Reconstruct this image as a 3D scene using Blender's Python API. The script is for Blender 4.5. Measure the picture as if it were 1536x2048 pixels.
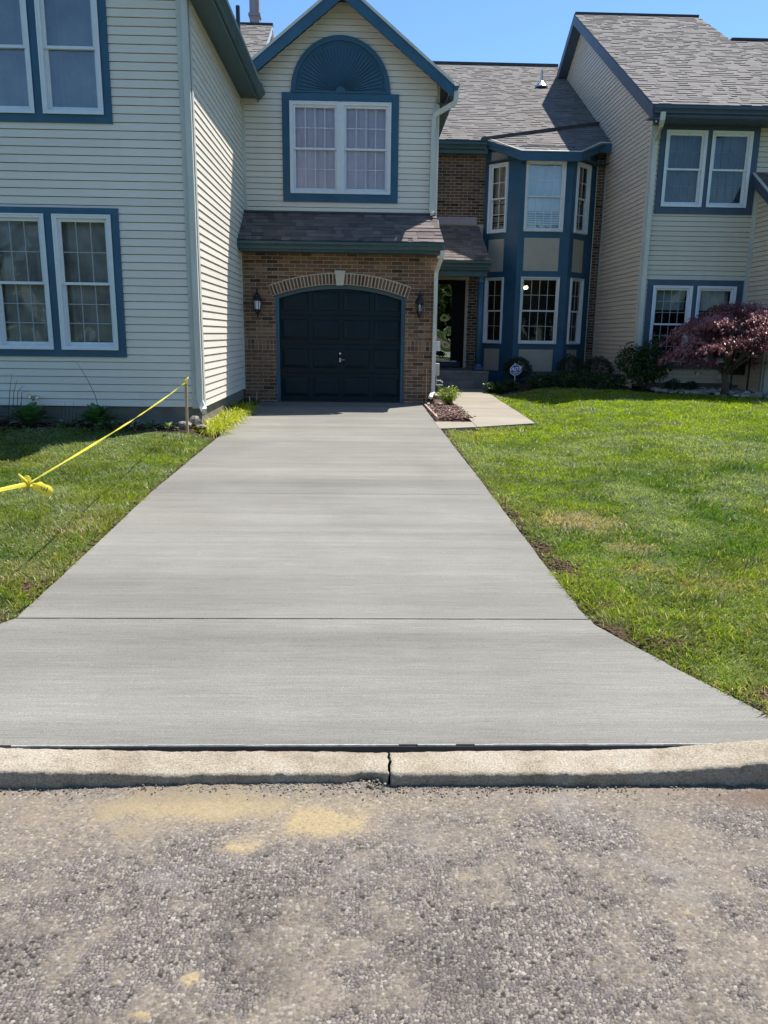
import bpy, math, random
import numpy as np
from mathutils import Vector, Matrix
R=math.radians
random.seed(7); rng=np.random.default_rng(11)
for o in list(bpy.data.objects): bpy.data.objects.remove(o)
sc=bpy.context.scene; col=sc.collection

# ------------------------------------------------ camera, world, sun, exposure
def look(p,y,r):
    cy,sy,cp,sp=math.cos(y),math.sin(y),math.cos(p),math.sin(p)
    f=Vector((sy*cp,cy*cp,-sp)); rt=Vector((cy,-sy,0)); u=rt.cross(f)
    c,s=math.cos(r),math.sin(r)
    return f, rt*c+u*s, u*c-rt*s
f,rt,u=look(.226365,.0295241,.0127907)
cam=bpy.data.objects.new('camera',bpy.data.cameras.new('camera')); col.objects.link(cam)
cam.data.sensor_fit='VERTICAL'; cam.data.sensor_height=36; cam.data.lens=1546.2/2048*36
cam.data.clip_start=.05; cam.data.clip_end=3000
cam.matrix_world=Matrix(((rt.x,u.x,-f.x,0),(rt.y,u.y,-f.y,0),(rt.z,u.z,-f.z,1.75),(0,0,0,1)))
sc.camera=cam
SUN=Vector((1,.88,2.68)).normalized()
w=bpy.data.worlds.new('World'); sc.world=w; w.use_nodes=True
nt=w.node_tree; bg=nt.nodes['Background']; sky=nt.nodes.new('ShaderNodeTexSky')
sky.sky_type='NISHITA'; sky.sun_disc=False; sky.sun_elevation=math.asin(SUN.z); sky.sun_rotation=math.atan2(SUN.x,SUN.y)
sky.altitude=50; sky.air_density=1.0; sky.dust_density=.5; sky.ozone_density=1.6
sky.dust_density=.25; sky.ozone_density=2.2
hs=nt.nodes.new('ShaderNodeMix'); hs.data_type='RGBA'; hs.blend_type='MULTIPLY'; hs.inputs[0].default_value=1; hs.inputs[7].default_value=(.74,.955,1.09,1)
nt.links.new(sky.outputs[0],hs.inputs[6]); nt.links.new(hs.outputs[2],bg.inputs[0]); bg.inputs[1].default_value=.096
sl=bpy.data.lights.new('sun','SUN'); sl.energy=5.0; sl.angle=R(.53); sl.color=(1,.955,.88)
so=bpy.data.objects.new('sun',sl); col.objects.link(so); so.location=(20,18,54)
so.rotation_euler=SUN.to_track_quat('Z','Y').to_euler()
vs=sc.view_settings; vs.view_transform='Standard'; vs.look='None'; vs.exposure=.86; vs.gamma=1; vs.use_curve_mapping=False
sc.render.resolution_x=768; sc.render.resolution_y=1024
sc.cycles.max_bounces=7; sc.cycles.transparent_max_bounces=16

# ------------------------------------------------ materials
def nodes(name):
    m=bpy.data.materials.new(name); m.use_nodes=True; n=m.node_tree
    b=n.nodes['Principled BSDF']; return m,n,b
def ramp(n,src,stops):
    r=n.nodes.new('ShaderNodeValToRGB'); e=r.color_ramp.elements
    while len(e)<len(stops): e.new(.5)
    for q,(p,c) in zip(e,stops):
        q.position=p; q.color=(*c,1) if len(c)==3 else c
    n.links.new(src,r.inputs[0]); return r.outputs[0]
def tex(n,scale,detail=4,rough=.55,stretch=None,kind='Noise',co='Object'):
    t=n.nodes.new('ShaderNodeTexCoord'); x=n.nodes.new('ShaderNodeTex'+kind)
    src=t.outputs[co]
    if stretch:
        mp=n.nodes.new('ShaderNodeMapping'); mp.inputs['Scale'].default_value=stretch
        n.links.new(src,mp.inputs[0]); src=mp.outputs[0]
    n.links.new(src,x.inputs['Vector']); x.inputs['Scale'].default_value=scale
    if kind=='Noise': x.inputs['Detail'].default_value=detail; x.inputs['Roughness'].default_value=rough
    return x
def mixc(n,fac,a,b,mode='MIX'):
    x=n.nodes.new('ShaderNodeMix'); x.data_type='RGBA'; x.blend_type=mode
    for k,v in ((0,fac),(6,a),(7,b)):
        if hasattr(v,'links'): n.links.new(v,x.inputs[k])
        else: x.inputs[k].default_value=v if k==0 else (*v,1)
    return x.outputs[2]
def bump(n,b,h,strength=.3,dist=.01):
    x=n.nodes.new('ShaderNodeBump'); x.inputs['Strength'].default_value=strength; x.inputs['Distance'].default_value=dist
    n.links.new(h,x.inputs['Height']); n.links.new(x.outputs[0],b.inputs['Normal'])
def plain(name,c,rough=.6,var=.12,scale=6,metal=0,bmp=0,spec=.5,stretch=None):
    m,n,b=nodes(name); b.inputs['Roughness'].default_value=rough; b.inputs['Metallic'].default_value=metal
    b.inputs['Specular IOR Level'].default_value=spec
    t=tex(n,scale,5,.6,stretch)
    lo=tuple(max(0,x*(1-var)) for x in c); hi=tuple(min(1,x*(1+var)) for x in c)
    n.links.new(ramp(n,t.outputs[0],[(.3,lo),(.7,hi)]),b.inputs['Base Color'])
    if bmp: bump(n,b,tex(n,scale*12,3).outputs[0],bmp,.004)
    return m
def island(name,stops,rough=.85,bmp=.3,bs=220,dirt=.2):
    m,n,b=nodes(name); g=n.nodes.new('ShaderNodeNewGeometry')
    c=ramp(n,g.outputs['Random Per Island'],stops); n.nodes[-1].color_ramp.interpolation='LINEAR'
    t=tex(n,bs*.35,4); c=mixc(n,dirt,c,t.outputs[1],'OVERLAY')
    t2=tex(n,.9,4); c2=mixc(n,.25,c,ramp(n,t2.outputs[0],[(.3,(.35,.35,.35)),(.7,(.68,.67,.66))]),'OVERLAY')
    n.links.new(c2,b.inputs['Base Color']); b.inputs['Roughness'].default_value=rough
    b.inputs['Specular IOR Level'].default_value=.25
    bump(n,b,tex(n,bs,3).outputs[0],bmp,.004); return m
def siding_mat(name,c):
    m,n,b=nodes(name); g=n.nodes.new('ShaderNodeNewGeometry')
    a=ramp(n,g.outputs['Random Per Island'],[(0,tuple(x*.955 for x in c)),(1,tuple(x*1.035 for x in c))])
    t=tex(n,1.3,5,.65); a=mixc(n,.22,a,ramp(n,t.outputs[0],[(.25,(.40,.40,.385)),(.75,(.58,.585,.59))]),'OVERLAY')
    t=tex(n,7,5,.7,(1,1,.12)); a=mixc(n,.14,a,ramp(n,t.outputs[0],[(.35,(.36,.36,.33)),(.6,(.55,.55,.55))]),'OVERLAY')
    n.links.new(a,b.inputs['Base Color']); b.inputs['Roughness'].default_value=.42; b.inputs['Specular IOR Level'].default_value=.35
    t=tex(n,60,3,.5,(.12,.12,1.6)); bump(n,b,t.outputs[0],.12,.003)
    return m
def leaf_mat(name,trans=.35,rough=.45,tint=(1,1,1)):
    m,n,b=nodes(name); a=n.nodes.new('ShaderNodeAttribute'); a.attribute_name='Col'
    c=mixc(n,1.0,a.outputs[0],tint,'MULTIPLY')
    n.links.new(c,b.inputs['Base Color']); b.inputs['Roughness'].default_value=rough; b.inputs['Specular IOR Level'].default_value=.4
    tr=n.nodes.new('ShaderNodeBsdfTranslucent'); n.links.new(mixc(n,1,c,(1.5,1.6,.7),'MULTIPLY'),tr.inputs[0])
    ms=n.nodes.new('ShaderNodeMixShader'); ms.inputs[0].default_value=trans
    n.links.new(b.outputs[0],ms.inputs[1]); n.links.new(tr.outputs[0],ms.inputs[2])
    n.links.new(ms.outputs[0],n.nodes['Material Output'].inputs[0]); return m
def glass_mat(name,refl=.16,tint=(.90,.93,.94),wob=.02):
    m,n,b=nodes(name); n.nodes.remove(b)
    tr=n.nodes.new('ShaderNodeBsdfTransparent'); tr.inputs[0].default_value=(*tint,1)
    gl=n.nodes.new('ShaderNodeBsdfGlossy'); gl.inputs['Roughness'].default_value=.015
    lw=n.nodes.new('ShaderNodeFresnel'); lw.inputs[0].default_value=1.5
    ma=n.nodes.new('ShaderNodeMath'); ma.operation='MULTIPLY_ADD'; ma.inputs[1].default_value=1.3; ma.inputs[2].default_value=refl-.05
    n.links.new(lw.outputs[0],ma.inputs[0])
    bp=n.nodes.new('ShaderNodeBump'); bp.inputs['Strength'].default_value=1; bp.inputs['Distance'].default_value=wob
    n.links.new(tex(n,1.6,1).outputs[0],bp.inputs['Height']); n.links.new(bp.outputs[0],gl.inputs['Normal'])
    ms=n.nodes.new('ShaderNodeMixShader'); n.links.new(ma.outputs[0],ms.inputs[0])
    n.links.new(tr.outputs[0],ms.inputs[1]); n.links.new(gl.outputs[0],ms.inputs[2])
    n.links.new(ms.outputs[0],n.nodes['Material Output'].inputs[0]); return m
def vcol_mat(name,rough=.9,bmp=.0,bs=300,spec=.25):
    m,n,b=nodes(name); a=n.nodes.new('ShaderNodeAttribute'); a.attribute_name='Col'
    t=tex(n,bs,3); n.links.new(mixc(n,.35,a.outputs[0],t.outputs[0],'OVERLAY'),b.inputs['Base Color'])
    b.inputs['Roughness'].default_value=rough; b.inputs['Specular IOR Level'].default_value=spec
    if bmp: bump(n,b,t.outputs[0],bmp,.003)
    return m

CREAM=(.77,.70,.605)
BLUE=(.024,.092,.160); TEAL=(.040,.085,.098)
MT={}
MT['siding']=siding_mat('cream_siding',CREAM)
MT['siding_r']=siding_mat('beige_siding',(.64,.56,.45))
MT['trimwhite']=plain('white_vinyl',(.72,.74,.76),.35,.05,9)
MT['almond']=plain('almond_metal',(.56,.56,.51),.4,.12,5,stretch=(1,1,.3))
MT['blue']=plain('blue_paint',BLUE,.45,.16,3,bmp=.05)
MT['bluegrey']=plain('faded_blue_paint',(.05,.078,.125),.5,.14,3,bmp=.05)
MT['teal']=plain('teal_gutter',TEAL,.4,.15,4)
MT['soffit']=plain('dark_teal_soffit',(.05,.09,.105),.55,.1,4)
MT['mortar']=plain('mortar',(.52,.44,.36),.95,.2,30,bmp=.3)
MT['concrete_old']=plain('foundation_concrete',(.19,.17,.14),.9,.22,4,bmp=.3)
BR=[(0,(.035,.026,.022)),(.12,(.075,.048,.036)),(.3,(.130,.076,.052)),(.5,(.165,.105,.070)),(.66,(.105,.058,.042)),(.8,(.195,.128,.085)),(.92,(.085,.066,.054)),(1,(.22,.155,.105))]
MT['brick']=island('brown_brick',[(p,(c[0]*1.35,c[1]*1.25,c[2]*1.12)) for p,c in BR],.9,.5,160,.3)
MT['brick2']=island('dark_brown_brick',[(p,(c[0]*1.0,c[1]*.95,c[2]*.92)) for p,c in BR],.9,.5,160,.3)
MT['shingle']=island('grey_shingle',[(0,(.150,.138,.131)),(.3,(.170,.156,.148)),(.6,(.182,.168,.159)),(1,(.205,.188,.178))],.95,.5,500,.3)
MT['shingle2']=island('dark_shingle',[(0,(.10,.08,.078)),(.3,(.13,.108,.102)),(.6,(.155,.13,.12)),(1,(.20,.17,.155))],.95,.6,500,.35)
MT['ridge']=plain('dark_ridge',(.045,.045,.05),.9,.2,8)
MT['flash']=plain('dark_flashing',(.055,.05,.05),.5,.25,6)
MT['cream']=plain('cream_panel',(.42,.385,.31),.6,.08,5,bmp=.05)
MT['door']=plain('navy_door_paint',(.0045,.0165,.026),.42,.15,3,bmp=.03,spec=.22)
MT['black']=plain('black_metal',(.012,.012,.016),.35,.2,9)
MT['steel']=plain('brushed_nickel',(.6,.58,.54),.3,.1,20,metal=1)
MT['glass']=glass_mat('window_glass',.03)
MT['glass_sky']=glass_mat('upper_window_glass',.17,(.86,.9,.93))
MT['glass_mid']=glass_mat('mid_window_glass',.08)
MT['glass_door']=glass_mat('storm_glass',.26,(.5,.5,.5),.03)
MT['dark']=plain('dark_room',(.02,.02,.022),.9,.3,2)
MT['curtain']=plain('lavender_curtain',(.80,.70,.80),.9,.08,4)
MT['curtain_g']=plain('grey_curtain',(.30,.33,.37),.9,.15,4)
MT['curtain_d']=plain('dim_curtain',(.44,.43,.42),.9,.35,3); MT['griddim']=plain('grey_grid',(.36,.37,.39),.6,.05,5)
MT['curtain_n']=plain('navy_curtain',(.11,.155,.21),.9,.2,4); MT['gridnavy']=plain('navy_grid',(.17,.22,.28),.6,.05,5)
MT['blind']=plain('white_blind',(.78,.82,.88),.6,.05,5)
MT['blind_d']=plain('cream_blind',(.42,.38,.29),.6,.1,5)
MT['key']=plain('keystone_stone',(.5,.49,.43),.9,.12,8,bmp=.3)
MT['navy']=plain('navy_panel',(.012,.014,.06),.3,.2,5)
MT['porch']=plain('porch_concrete',(.17,.165,.155),.9,.2,4,bmp=.3)
MT['wood']=plain('raw_wood',(.55,.36,.18),.8,.25,15,stretch=(1,1,.1))
MT['soil']=plain('bed_soil',(.05,.036,.026),1,.5,14,bmp=1)
MT['twig']=plain('dark_twig',(.035,.022,.018),.8,.3,20)
MT['bark']=plain('bark',(.09,.075,.062),.9,.35,12,bmp=.8)
MT['leaf']=leaf_mat('leaf',.3,.4)
MT['maple']=leaf_mat('maple_leaf',.16,.34)
MT['grass']=leaf_mat('grass_blade',.42,.45)
MT['stone']=island('river_stone',[(0,(.16,.15,.14)),(.4,(.3,.28,.26)),(.7,(.42,.4,.36)),(1,(.55,.53,.5))],.8,.4,60)
MT['rock']=plain('tan_rock',(.22,.195,.16),.9,.35,14,bmp=1)
MT['grit']=island('road_grit',[(0,(.10,.085,.07)),(.5,(.17,.15,.12)),(1,(.28,.25,.21))],.9,.4,80)
MT['mulch']=island('mulch_chip',[(0,(.06,.03,.025)),(.4,(.14,.075,.06)),(.7,(.24,.15,.12)),(1,(.40,.30,.25))],.9,.4,60)
def tape_mat():
    m,n,b=nodes('yellow_tape'); t=tex(n,9,2,.5); c=ramp(n,t.outputs[0],[(.3,(.78,.66,.03)),(.7,(.86,.78,.16))])
    n.links.new(c,b.inputs['Base Color']); b.inputs['Roughness'].default_value=.3
    b.inputs['Transmission Weight'].default_value=0
    tr=n.nodes.new('ShaderNodeBsdfTranslucent'); n.links.new(c,tr.inputs[0])
    ms=n.nodes.new('ShaderNodeMixShader'); ms.inputs[0].default_value=.4
    n.links.new(b.outputs[0],ms.inputs[1]); n.links.new(tr.outputs[0],ms.inputs[2]); n.links.new(ms.outputs[0],n.nodes['Material Output'].inputs[0])
    return m
MT['tape']=tape_mat()
def concrete(name,base,lines=True):
    m,n,b=nodes(name)
    t1=tex(n,1.0,6,.6,(.10,1.9,1)); t2=tex(n,1,4,.75,(4.5,150,1)); t3=tex(n,160,3,.7); t4=tex(n,1.1,4); t5=tex(n,1,5,.65,(.22,5,1))
    d=lambda k:tuple(x*k for x in base)
    c=ramp(n,t1.outputs[0],[(.28,d(.77)),(.5,d(1.0)),(.72,d(1.12))])
    c=mixc(n,.42 if lines else .1,c,ramp(n,t5.outputs[0],[(.3,(.36,.36,.36)),(.7,(.60,.60,.60))]),'OVERLAY')
    c=mixc(n,.42 if lines else .1,c,ramp(n,t2.outputs[0],[(.32,(.32,.32,.32)),(.62,(.58,.58,.58))]),'OVERLAY')
    c=mixc(n,.62,c,ramp(n,t3.outputs[0],[(.3,(.28,.28,.28)),(.7,(.68,.68,.68))]),'OVERLAY')
    c=mixc(n,.5,c,ramp(n,t4.outputs[0],[(.3,(.4,.4,.38)),(.7,(.6,.6,.6))]),'OVERLAY')
    if lines:
        t6=tex(n,1,2,.5,(.05,2.3,1)); c=mixc(n,.16,c,ramp(n,t6.outputs[0],[(.0,(.5,.5,.5)),(.44,(.5,.5,.5)),(.452,(.36,.36,.36)),(.50,(.47,.47,.47)),(.56,(.60,.60,.60)),(.568,(.46,.46,.46)),(1,(.5,.5,.5))]),'OVERLAY')
        t7=tex(n,1,4,.8,(2.6,62,1)); c=mixc(n,.25,c,ramp(n,t7.outputs[0],[(.36,(.34,.34,.34)),(.5,(.5,.5,.5)),(.64,(.62,.62,.62))]),'OVERLAY')
    v=tex(n,9,kind='Voronoi'); c=mixc(n,ramp(n,v.outputs[0],[(.010,(1,1,1)),(.024,(0,0,0))]),c,(.07,.065,.06))
    n.links.new(c,b.inputs['Base Color']); b.inputs['Roughness'].default_value=.88; b.inputs['Specular IOR Level'].default_value=.3
    bump(n,b,mixc(n,.5,t2.outputs[0],t3.outputs[0]),.55 if lines else .3,.004); return m
MT['drive']=concrete('broom_concrete',(.192,.184,.163))
MT['walk']=concrete('old_walk_concrete',(.265,.235,.19),False)
def curb_mat():
    m,n,b=nodes('curb_concrete'); t=tex(n,5,6,.65); c=ramp(n,t.outputs[0],[(.25,(.19,.15,.105)),(.45,(.29,.243,.178)),(.6,(.345,.30,.232)),(.8,(.30,.272,.224))])
    t3=tex(n,120,4,.7); c=mixc(n,.85,c,ramp(n,t3.outputs[0],[(.3,(.2,.2,.2)),(.7,(.72,.72,.72))]),'OVERLAY')
    t8=tex(n,16,6,.75); c=mixc(n,ramp(n,t8.outputs[0],[(.60,(0,0,0)),(.68,(.8,.8,.8))]),c,(.13,.105,.075))
    v=tex(n,38,kind='Voronoi'); c=mixc(n,ramp(n,v.outputs[0],[(.05,(1,1,1)),(.12,(0,0,0))]),c,(.12,.09,.07))
    n.links.new(c,b.inputs['Base Color']); b.inputs['Roughness'].default_value=.92
    bump(n,b,t3.outputs[0],.8,.006); return m
MT['curb']=curb_mat()
def ground_mat():
    m,n,b=nodes('lawn_soil'); t=tex(n,2.2,6,.65); c=ramp(n,t.outputs[0],[(.3,(.035,.06,.012)),(.5,(.05,.085,.016)),(.7,(.075,.085,.03))])
    t3=tex(n,70,4,.7); c=mixc(n,.7,c,ramp(n,t3.outputs[0],[(.3,(.2,.2,.2)),(.7,(.75,.75,.75))]),'OVERLAY')
    n.links.new(c,b.inputs['Base Color']); b.inputs['Roughness'].default_value=1; b.inputs['Specular IOR Level'].default_value=.1
    bump(n,b,t3.outputs[0],1,.02); return m
MT['lawn']=ground_mat()
MT['lawnv']=vcol_mat('lawn_soil_patches',1,1,55,.1)
MT['road']=vcol_mat('chip_seal_asphalt',.85,.4,420,.3)
def road_far():
    m,n,b=nodes('far_asphalt'); v=tex(n,95,kind='Voronoi'); c=ramp(n,v.outputs[0],[(.1,(.16,.15,.135)),(.6,(.09,.083,.075))])
    n.links.new(c,b.inputs['Base Color']); b.inputs['Roughness'].default_value=.9; bump(n,b,v.outputs[0],.6,.006); return m
MT['roadfar']=road_far()
MT['sign']=plain('sign_blue',(.012,.04,.24),.35,.1,20)
MT['signwhite']=plain('sign_white',(.75,.75,.78),.4,.03,20)
MT['tan']=plain('chimney_metal',(.30,.25,.27),.5,.12,5,stretch=(3,3,.2))

# ------------------------------------------------ mesh helpers
class M:
    def __init__(s): s.v=[]; s.f=[]; s.m=[]; s.mi=0
    def add(s,vs,fs):
        k=len(s.v); s.v+= [tuple(p) for p in vs]; s.f+=[tuple(i+k for i in q) for q in fs]; s.m+=[s.mi]*len(fs)
    def box(s,x0,x1,y0,y1,z0,z1): s.fbox(WF,x0,x1,z0,z1,-y1,-y0)
    def fbox(s,F,a0,a1,z0,z1,o0,o1):
        p=[F.p(a,z,o) for o in(o0,o1) for z in(z0,z1) for a in(a0,a1)]
        s.add(p,[(4,5,7,6),(1,0,2,3),(0,4,6,2),(5,1,3,7),(6,7,3,2),(0,1,5,4)])
    def fprism(s,F,poly,o0,o1):                      # polygon in (a,z), extruded between offsets
        n=len(poly); p=[F.p(a,z,o0) for a,z in poly]+[F.p(a,z,o1) for a,z in poly]
        s.add(p,[tuple(range(n-1,-1,-1)),tuple(range(n,2*n))]+[(i,(i+1)%n,n+(i+1)%n,n+i) for i in range(n)])
    def hprism(s,poly,z0,z1):                        # polygon in plan (x,y), extruded in z (z may be per point)
        n=len(poly); g=lambda z,i:z[i] if hasattr(z,'__len__') else z
        p=[(x,y,g(z0,i)) for i,(x,y) in enumerate(poly)]+[(x,y,g(z1,i)) for i,(x,y) in enumerate(poly)]
        s.add(p,[tuple(range(n-1,-1,-1)),tuple(range(n,2*n))]+[(i,(i+1)%n,n+(i+1)%n,n+i) for i in range(n)])
    def profile(s,F,pr,a0,a1):                       # (o,z) profile swept along a
        n=len(pr); p=[F.p(a0,z,o) for o,z in pr]+[F.p(a1,z,o) for o,z in pr]
        s.add(p,[tuple(range(n)),tuple(range(2*n-1,n-1,-1))]+[(i,n+i,n+(i+1)%n,(i+1)%n) for i in range(n)])
    def tube(s,path,r,n=8,cap=True,sq=None):
        path=[Vector(p) for p in path]; rs=r if hasattr(r,'__len__') else [r]*len(path); rings=[]
        for i,p in enumerate(path):
            d=(path[min(i+1,len(path)-1)]-path[max(i-1,0)]).normalized()
            a=d.cross(Vector((0,1,0)) if abs(d.y)<.9 else Vector((1,0,0))).normalized(); b=d.cross(a)
            if sq: rings.append([p+a*x*sq[0]+b*y*sq[1] for x,y in((-1,-1),(1,-1),(1,1),(-1,1))])
            else: rings.append([p+(a*math.cos(2*math.pi*j/n)+b*math.sin(2*math.pi*j/n))*rs[i] for j in range(n)])
        n=len(rings[0]); vs=[q for g in rings for q in g]; fs=[]
        for i in range(len(path)-1):
            for j in range(n): fs.append((i*n+j,i*n+(j+1)%n,(i+1)*n+(j+1)%n,(i+1)*n+j))
        if cap: fs+=[tuple(range(n-1,-1,-1)),tuple(range(len(vs)-n,len(vs)))]
        s.add(vs,fs)
    def lathe(s,c,pr,n=16):
        vs=[(c[0]+r*math.cos(2*math.pi*j/n),c[1]+r*math.sin(2*math.pi*j/n),c[2]+z) for r,z in pr for j in range(n)]
        fs=[(i*n+j,i*n+(j+1)%n,(i+1)*n+(j+1)%n,(i+1)*n+j) for i in range(len(pr)-1) for j in range(n)]
        s.add(vs,fs+[tuple(range(n-1,-1,-1)),tuple(range(len(vs)-n,len(vs)))])
    def build(s,name,mats,parent=None,smooth=False):
        me=bpy.data.meshes.new(name); root=parent
        while root is not None and root.parent: root=root.parent
        o0=root.location if root else Vector((0,0,0))
        me.from_pydata([(x-o0.x,y-o0.y,z-o0.z) for x,y,z in s.v],[],s.f)
        if not isinstance(mats,(list,tuple)): mats=[mats]
        for m in mats: me.materials.append(MT[m] if isinstance(m,str) else m)
        if len(mats)>1: me.polygons.foreach_set('material_index',s.m)
        if smooth: me.polygons.foreach_set('use_smooth',[True]*len(s.f))
        me.update(); o=bpy.data.objects.new(name,me); col.objects.link(o); o.parent=parent
        return o
class Fr:                                            # a wall frame: along, up, outward
    def __init__(s,O,U,N): s.O=Vector(O); s.U=Vector(U).normalized(); s.N=Vector(N).normalized()
    def p(s,a,z,o): return s.O+s.U*a+Vector((0,0,z))+s.N*o
WF=Fr((0,0,0),(1,0,0),(0,-1,0))
def FY(y): return Fr((0,y,0),(1,0,0),(0,-1,0))       # wall facing the street at Y=y ; a = world X
def FX(x,side=1): return Fr((x,0,0),(0,1,0),(side,0,0))   # wall facing +-X ; a = world Y
def tag(o,label,cat=None,group=None,kind=None):
    if label: o['label']=label
    if cat: o['category']=cat
    if group: o['group']=group
    if kind: o['kind']=kind
    return o
def thing(name,loc,label,cat,group=None):
    o=bpy.data.objects.new(name,None); col.objects.link(o); o.location=loc; o.empty_display_size=.2
    bpy.context.view_layer.update(); return tag(o,label,cat,group)
def arrmesh(name,V,Fq,mat,colr=None,parent=None,smooth=False):
    """numpy mesh: V (n,3), Fq (m,4) quads"""
    root=parent
    while root is not None and root.parent: root=root.parent
    if root: V=V-np.array(root.location)
    me=bpy.data.meshes.new(name); me.vertices.add(len(V)); me.vertices.foreach_set('co',V.astype(np.float32).ravel())
    k=Fq.shape[1]; me.loops.add(Fq.size); me.loops.foreach_set('vertex_index',Fq.astype(np.int32).ravel())
    me.polygons.add(len(Fq)); me.polygons.foreach_set('loop_start',np.arange(0,Fq.size,k,dtype=np.int32)); me.polygons.foreach_set('loop_total',np.full(len(Fq),k,dtype=np.int32))
    if smooth: me.polygons.foreach_set('use_smooth',np.ones(len(Fq),dtype=bool))
    me.update(calc_edges=True)
    if colr is not None:
        a=me.color_attributes.new('Col','FLOAT_COLOR','POINT'); c=np.ones((len(V),4),np.float32); c[:,:3]=colr; a.data.foreach_set('color',c.ravel())
    me.materials.append(MT[mat] if isinstance(mat,str) else mat)
    o=bpy.data.objects.new(name,me); col.objects.link(o); o.parent=parent; return o
def vnoise(x,y,s,seed=0):
    x=np.asarray(x)*s+seed*17.3; y=np.asarray(y)*s-seed*9.1
    xi=np.floor(x).astype(np.int64); yi=np.floor(y).astype(np.int64); fx=x-xi; fy=y-yi; fx=fx*fx*(3-2*fx); fy=fy*fy*(3-2*fy)
    def h(a,b):
        n=(a*374761393+b*668265263+seed*1442695)&0x7fffffff; n=((n^(n>>13))*1274126177)&0x7fffffff; return ((n^(n>>16))&0xffff)/65535.
    return (h(xi,yi)*(1-fx)+h(xi+1,yi)*fx)*(1-fy)+(h(xi,yi+1)*(1-fx)+h(xi+1,yi+1)*fx)*fy
def fbm(x,y,s,seed=0,o=4): return sum(vnoise(x,y,s*2**k,seed+k)*.5**k for k in range(o))/sum(.5**k for k in range(o))
def blades(base,d,side,L,W,droop,prof,cols,tipc=1.15):
    """tapered strips: base (n,3), d unit dir, side unit, L,W,droop (n,)"""
    n=len(base); K=len(prof); t=np.linspace(0,1,K)
    V=np.empty((n,K,2,3))
    for k in range(K):
        c=base+d*(L*t[k])[:,None]; c[:,2]-=droop*L*t[k]**2
        o=side*(W*prof[k]/2)[:,None]; V[:,k,0]=c-o; V[:,k,1]=c+o
    i=np.arange(n)[:,None]*(2*K)+np.arange(K-1)[None,:]*2
    Fq=np.stack([i,i+1,i+3,i+2],-1).reshape(-1,4)
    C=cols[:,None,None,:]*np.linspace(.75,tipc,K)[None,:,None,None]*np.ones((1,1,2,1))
    return V.reshape(-1,3),Fq,C.reshape(-1,3)
def unit(v): return v/np.maximum(np.linalg.norm(v,axis=-1,keepdims=True),1e-9)
def merge(L):
    V=[];Fq=[];C=[];k=0
    for v,f_,c in L: V.append(v);Fq.append(f_+k);C.append(c);k+=len(v)
    return np.concatenate(V),np.concatenate(Fq),np.concatenate(C)

# ------------------------------------------------ terrain heights
def sst(a,b,x): t=np.clip((np.asarray(x,float)-a)/(b-a),0,1); return t*t*(3-2*t)
def zdrive(y): return np.interp(y,[2.92,4.1,15.2,17.5,19,40],[.075,.18,.437,.50,.53,.6])
def zg(x,y):
    z=zdrive(y)-.012
    z=z+sst(2.86,4.3,x)*sst(5,14,y)*.17+sst(2.0,4.0,x)*sst(4,7,y)*sst(11.4,9,y)*.05
    z=z+sst(1.9,2.4,np.asarray(x))*sst(5,2.9,y)*.05
    z=z+sst(-2.02,-2.5,x)*sst(9.2,11,y)*.11
    return z
DL=lambda y:float(np.interp(y,[2.93,4.12,7.26,13.4,15.2],[-2.85,-1.92,-2.005,-1.985,-1.98]))
DR=lambda y:float(np.interp(y,[2.93,3.15,3.6,4.05,4.3,7.2,14.8,15.2],[2.02,1.84,1.56,1.31,1.285,1.249,1.15,1.15]))

# ------------------------------------------------ wall builders
def holes(a0,a1,ops,z0,z1):
    iv=[(a0,a1)]
    for (b0,b1,c0,c1) in ops:
        if c0<(z0+z1)/2<c1:
            nv=[]
            for s,e in iv:
                if b1<=s or b0>=e: nv.append((s,e))
                else:
                    if b0>s: nv.append((s,b0))
                    if b1<e: nv.append((b1,e))
            iv=nv
    return [q for q in iv if q[1]-q[0]>1e-3]
def siding(F,a0,a1,z0,z1,ops=(),pitch=.1035,lo=None,hi=None,board=3.66,lip=.016,gap=.009,flip=1):
    m=M(); z=z0; k=0
    while z<z1-1e-4:
        zt=min(z+pitch,z1)
        for s,e in holes(a0,a1,ops,z,zt):
            sb=max(s,lo(z)) if lo else s; st=max(s,lo(zt)) if lo else s
            eb=min(e,hi(z)) if hi else e; et=min(e,hi(zt)) if hi else e
            if eb-sb<.01 or et-st<-.3: continue
            if et<st: et=st=(et+st)/2
            cuts=[sb]; c=sb+((k//2)*1.37%board)+.2
            if k%2==0: k_c=[]
            while c<eb-.4: cuts.append(c); c+=board
            cuts.append(eb)
            for q in range(len(cuts)-1):
                b0,b1=cuts[q],cuts[q+1]; t0=st if q==0 else b0; t1=et if q==len(cuts)-2 else b1
                j=.0012*(random.random()-.5)
                g_=gap; zb=zt-g_
                m.add([F.p(b0,z+j,lip),F.p(b1,z-j,lip),F.p(t1,zb,.004),F.p(t0,zb,.004),F.p(t1,zb,-.045),F.p(t0,zb,-.045),F.p(t1,zt,-.045),F.p(t0,zt,-.045),F.p(b0,z+j,-.045),F.p(b1,z-j,-.045),F.p(b0-.05,z,-.046),F.p(b1+.05,z,-.046),F.p(b1+.05,zt,-.046),F.p(b0-.05,zt,-.046)],[(0,1,2,3),(3,2,4,5),(10,11,12,13),(1,0,8,9)])
        z+=pitch; k+=1
    return m
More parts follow.
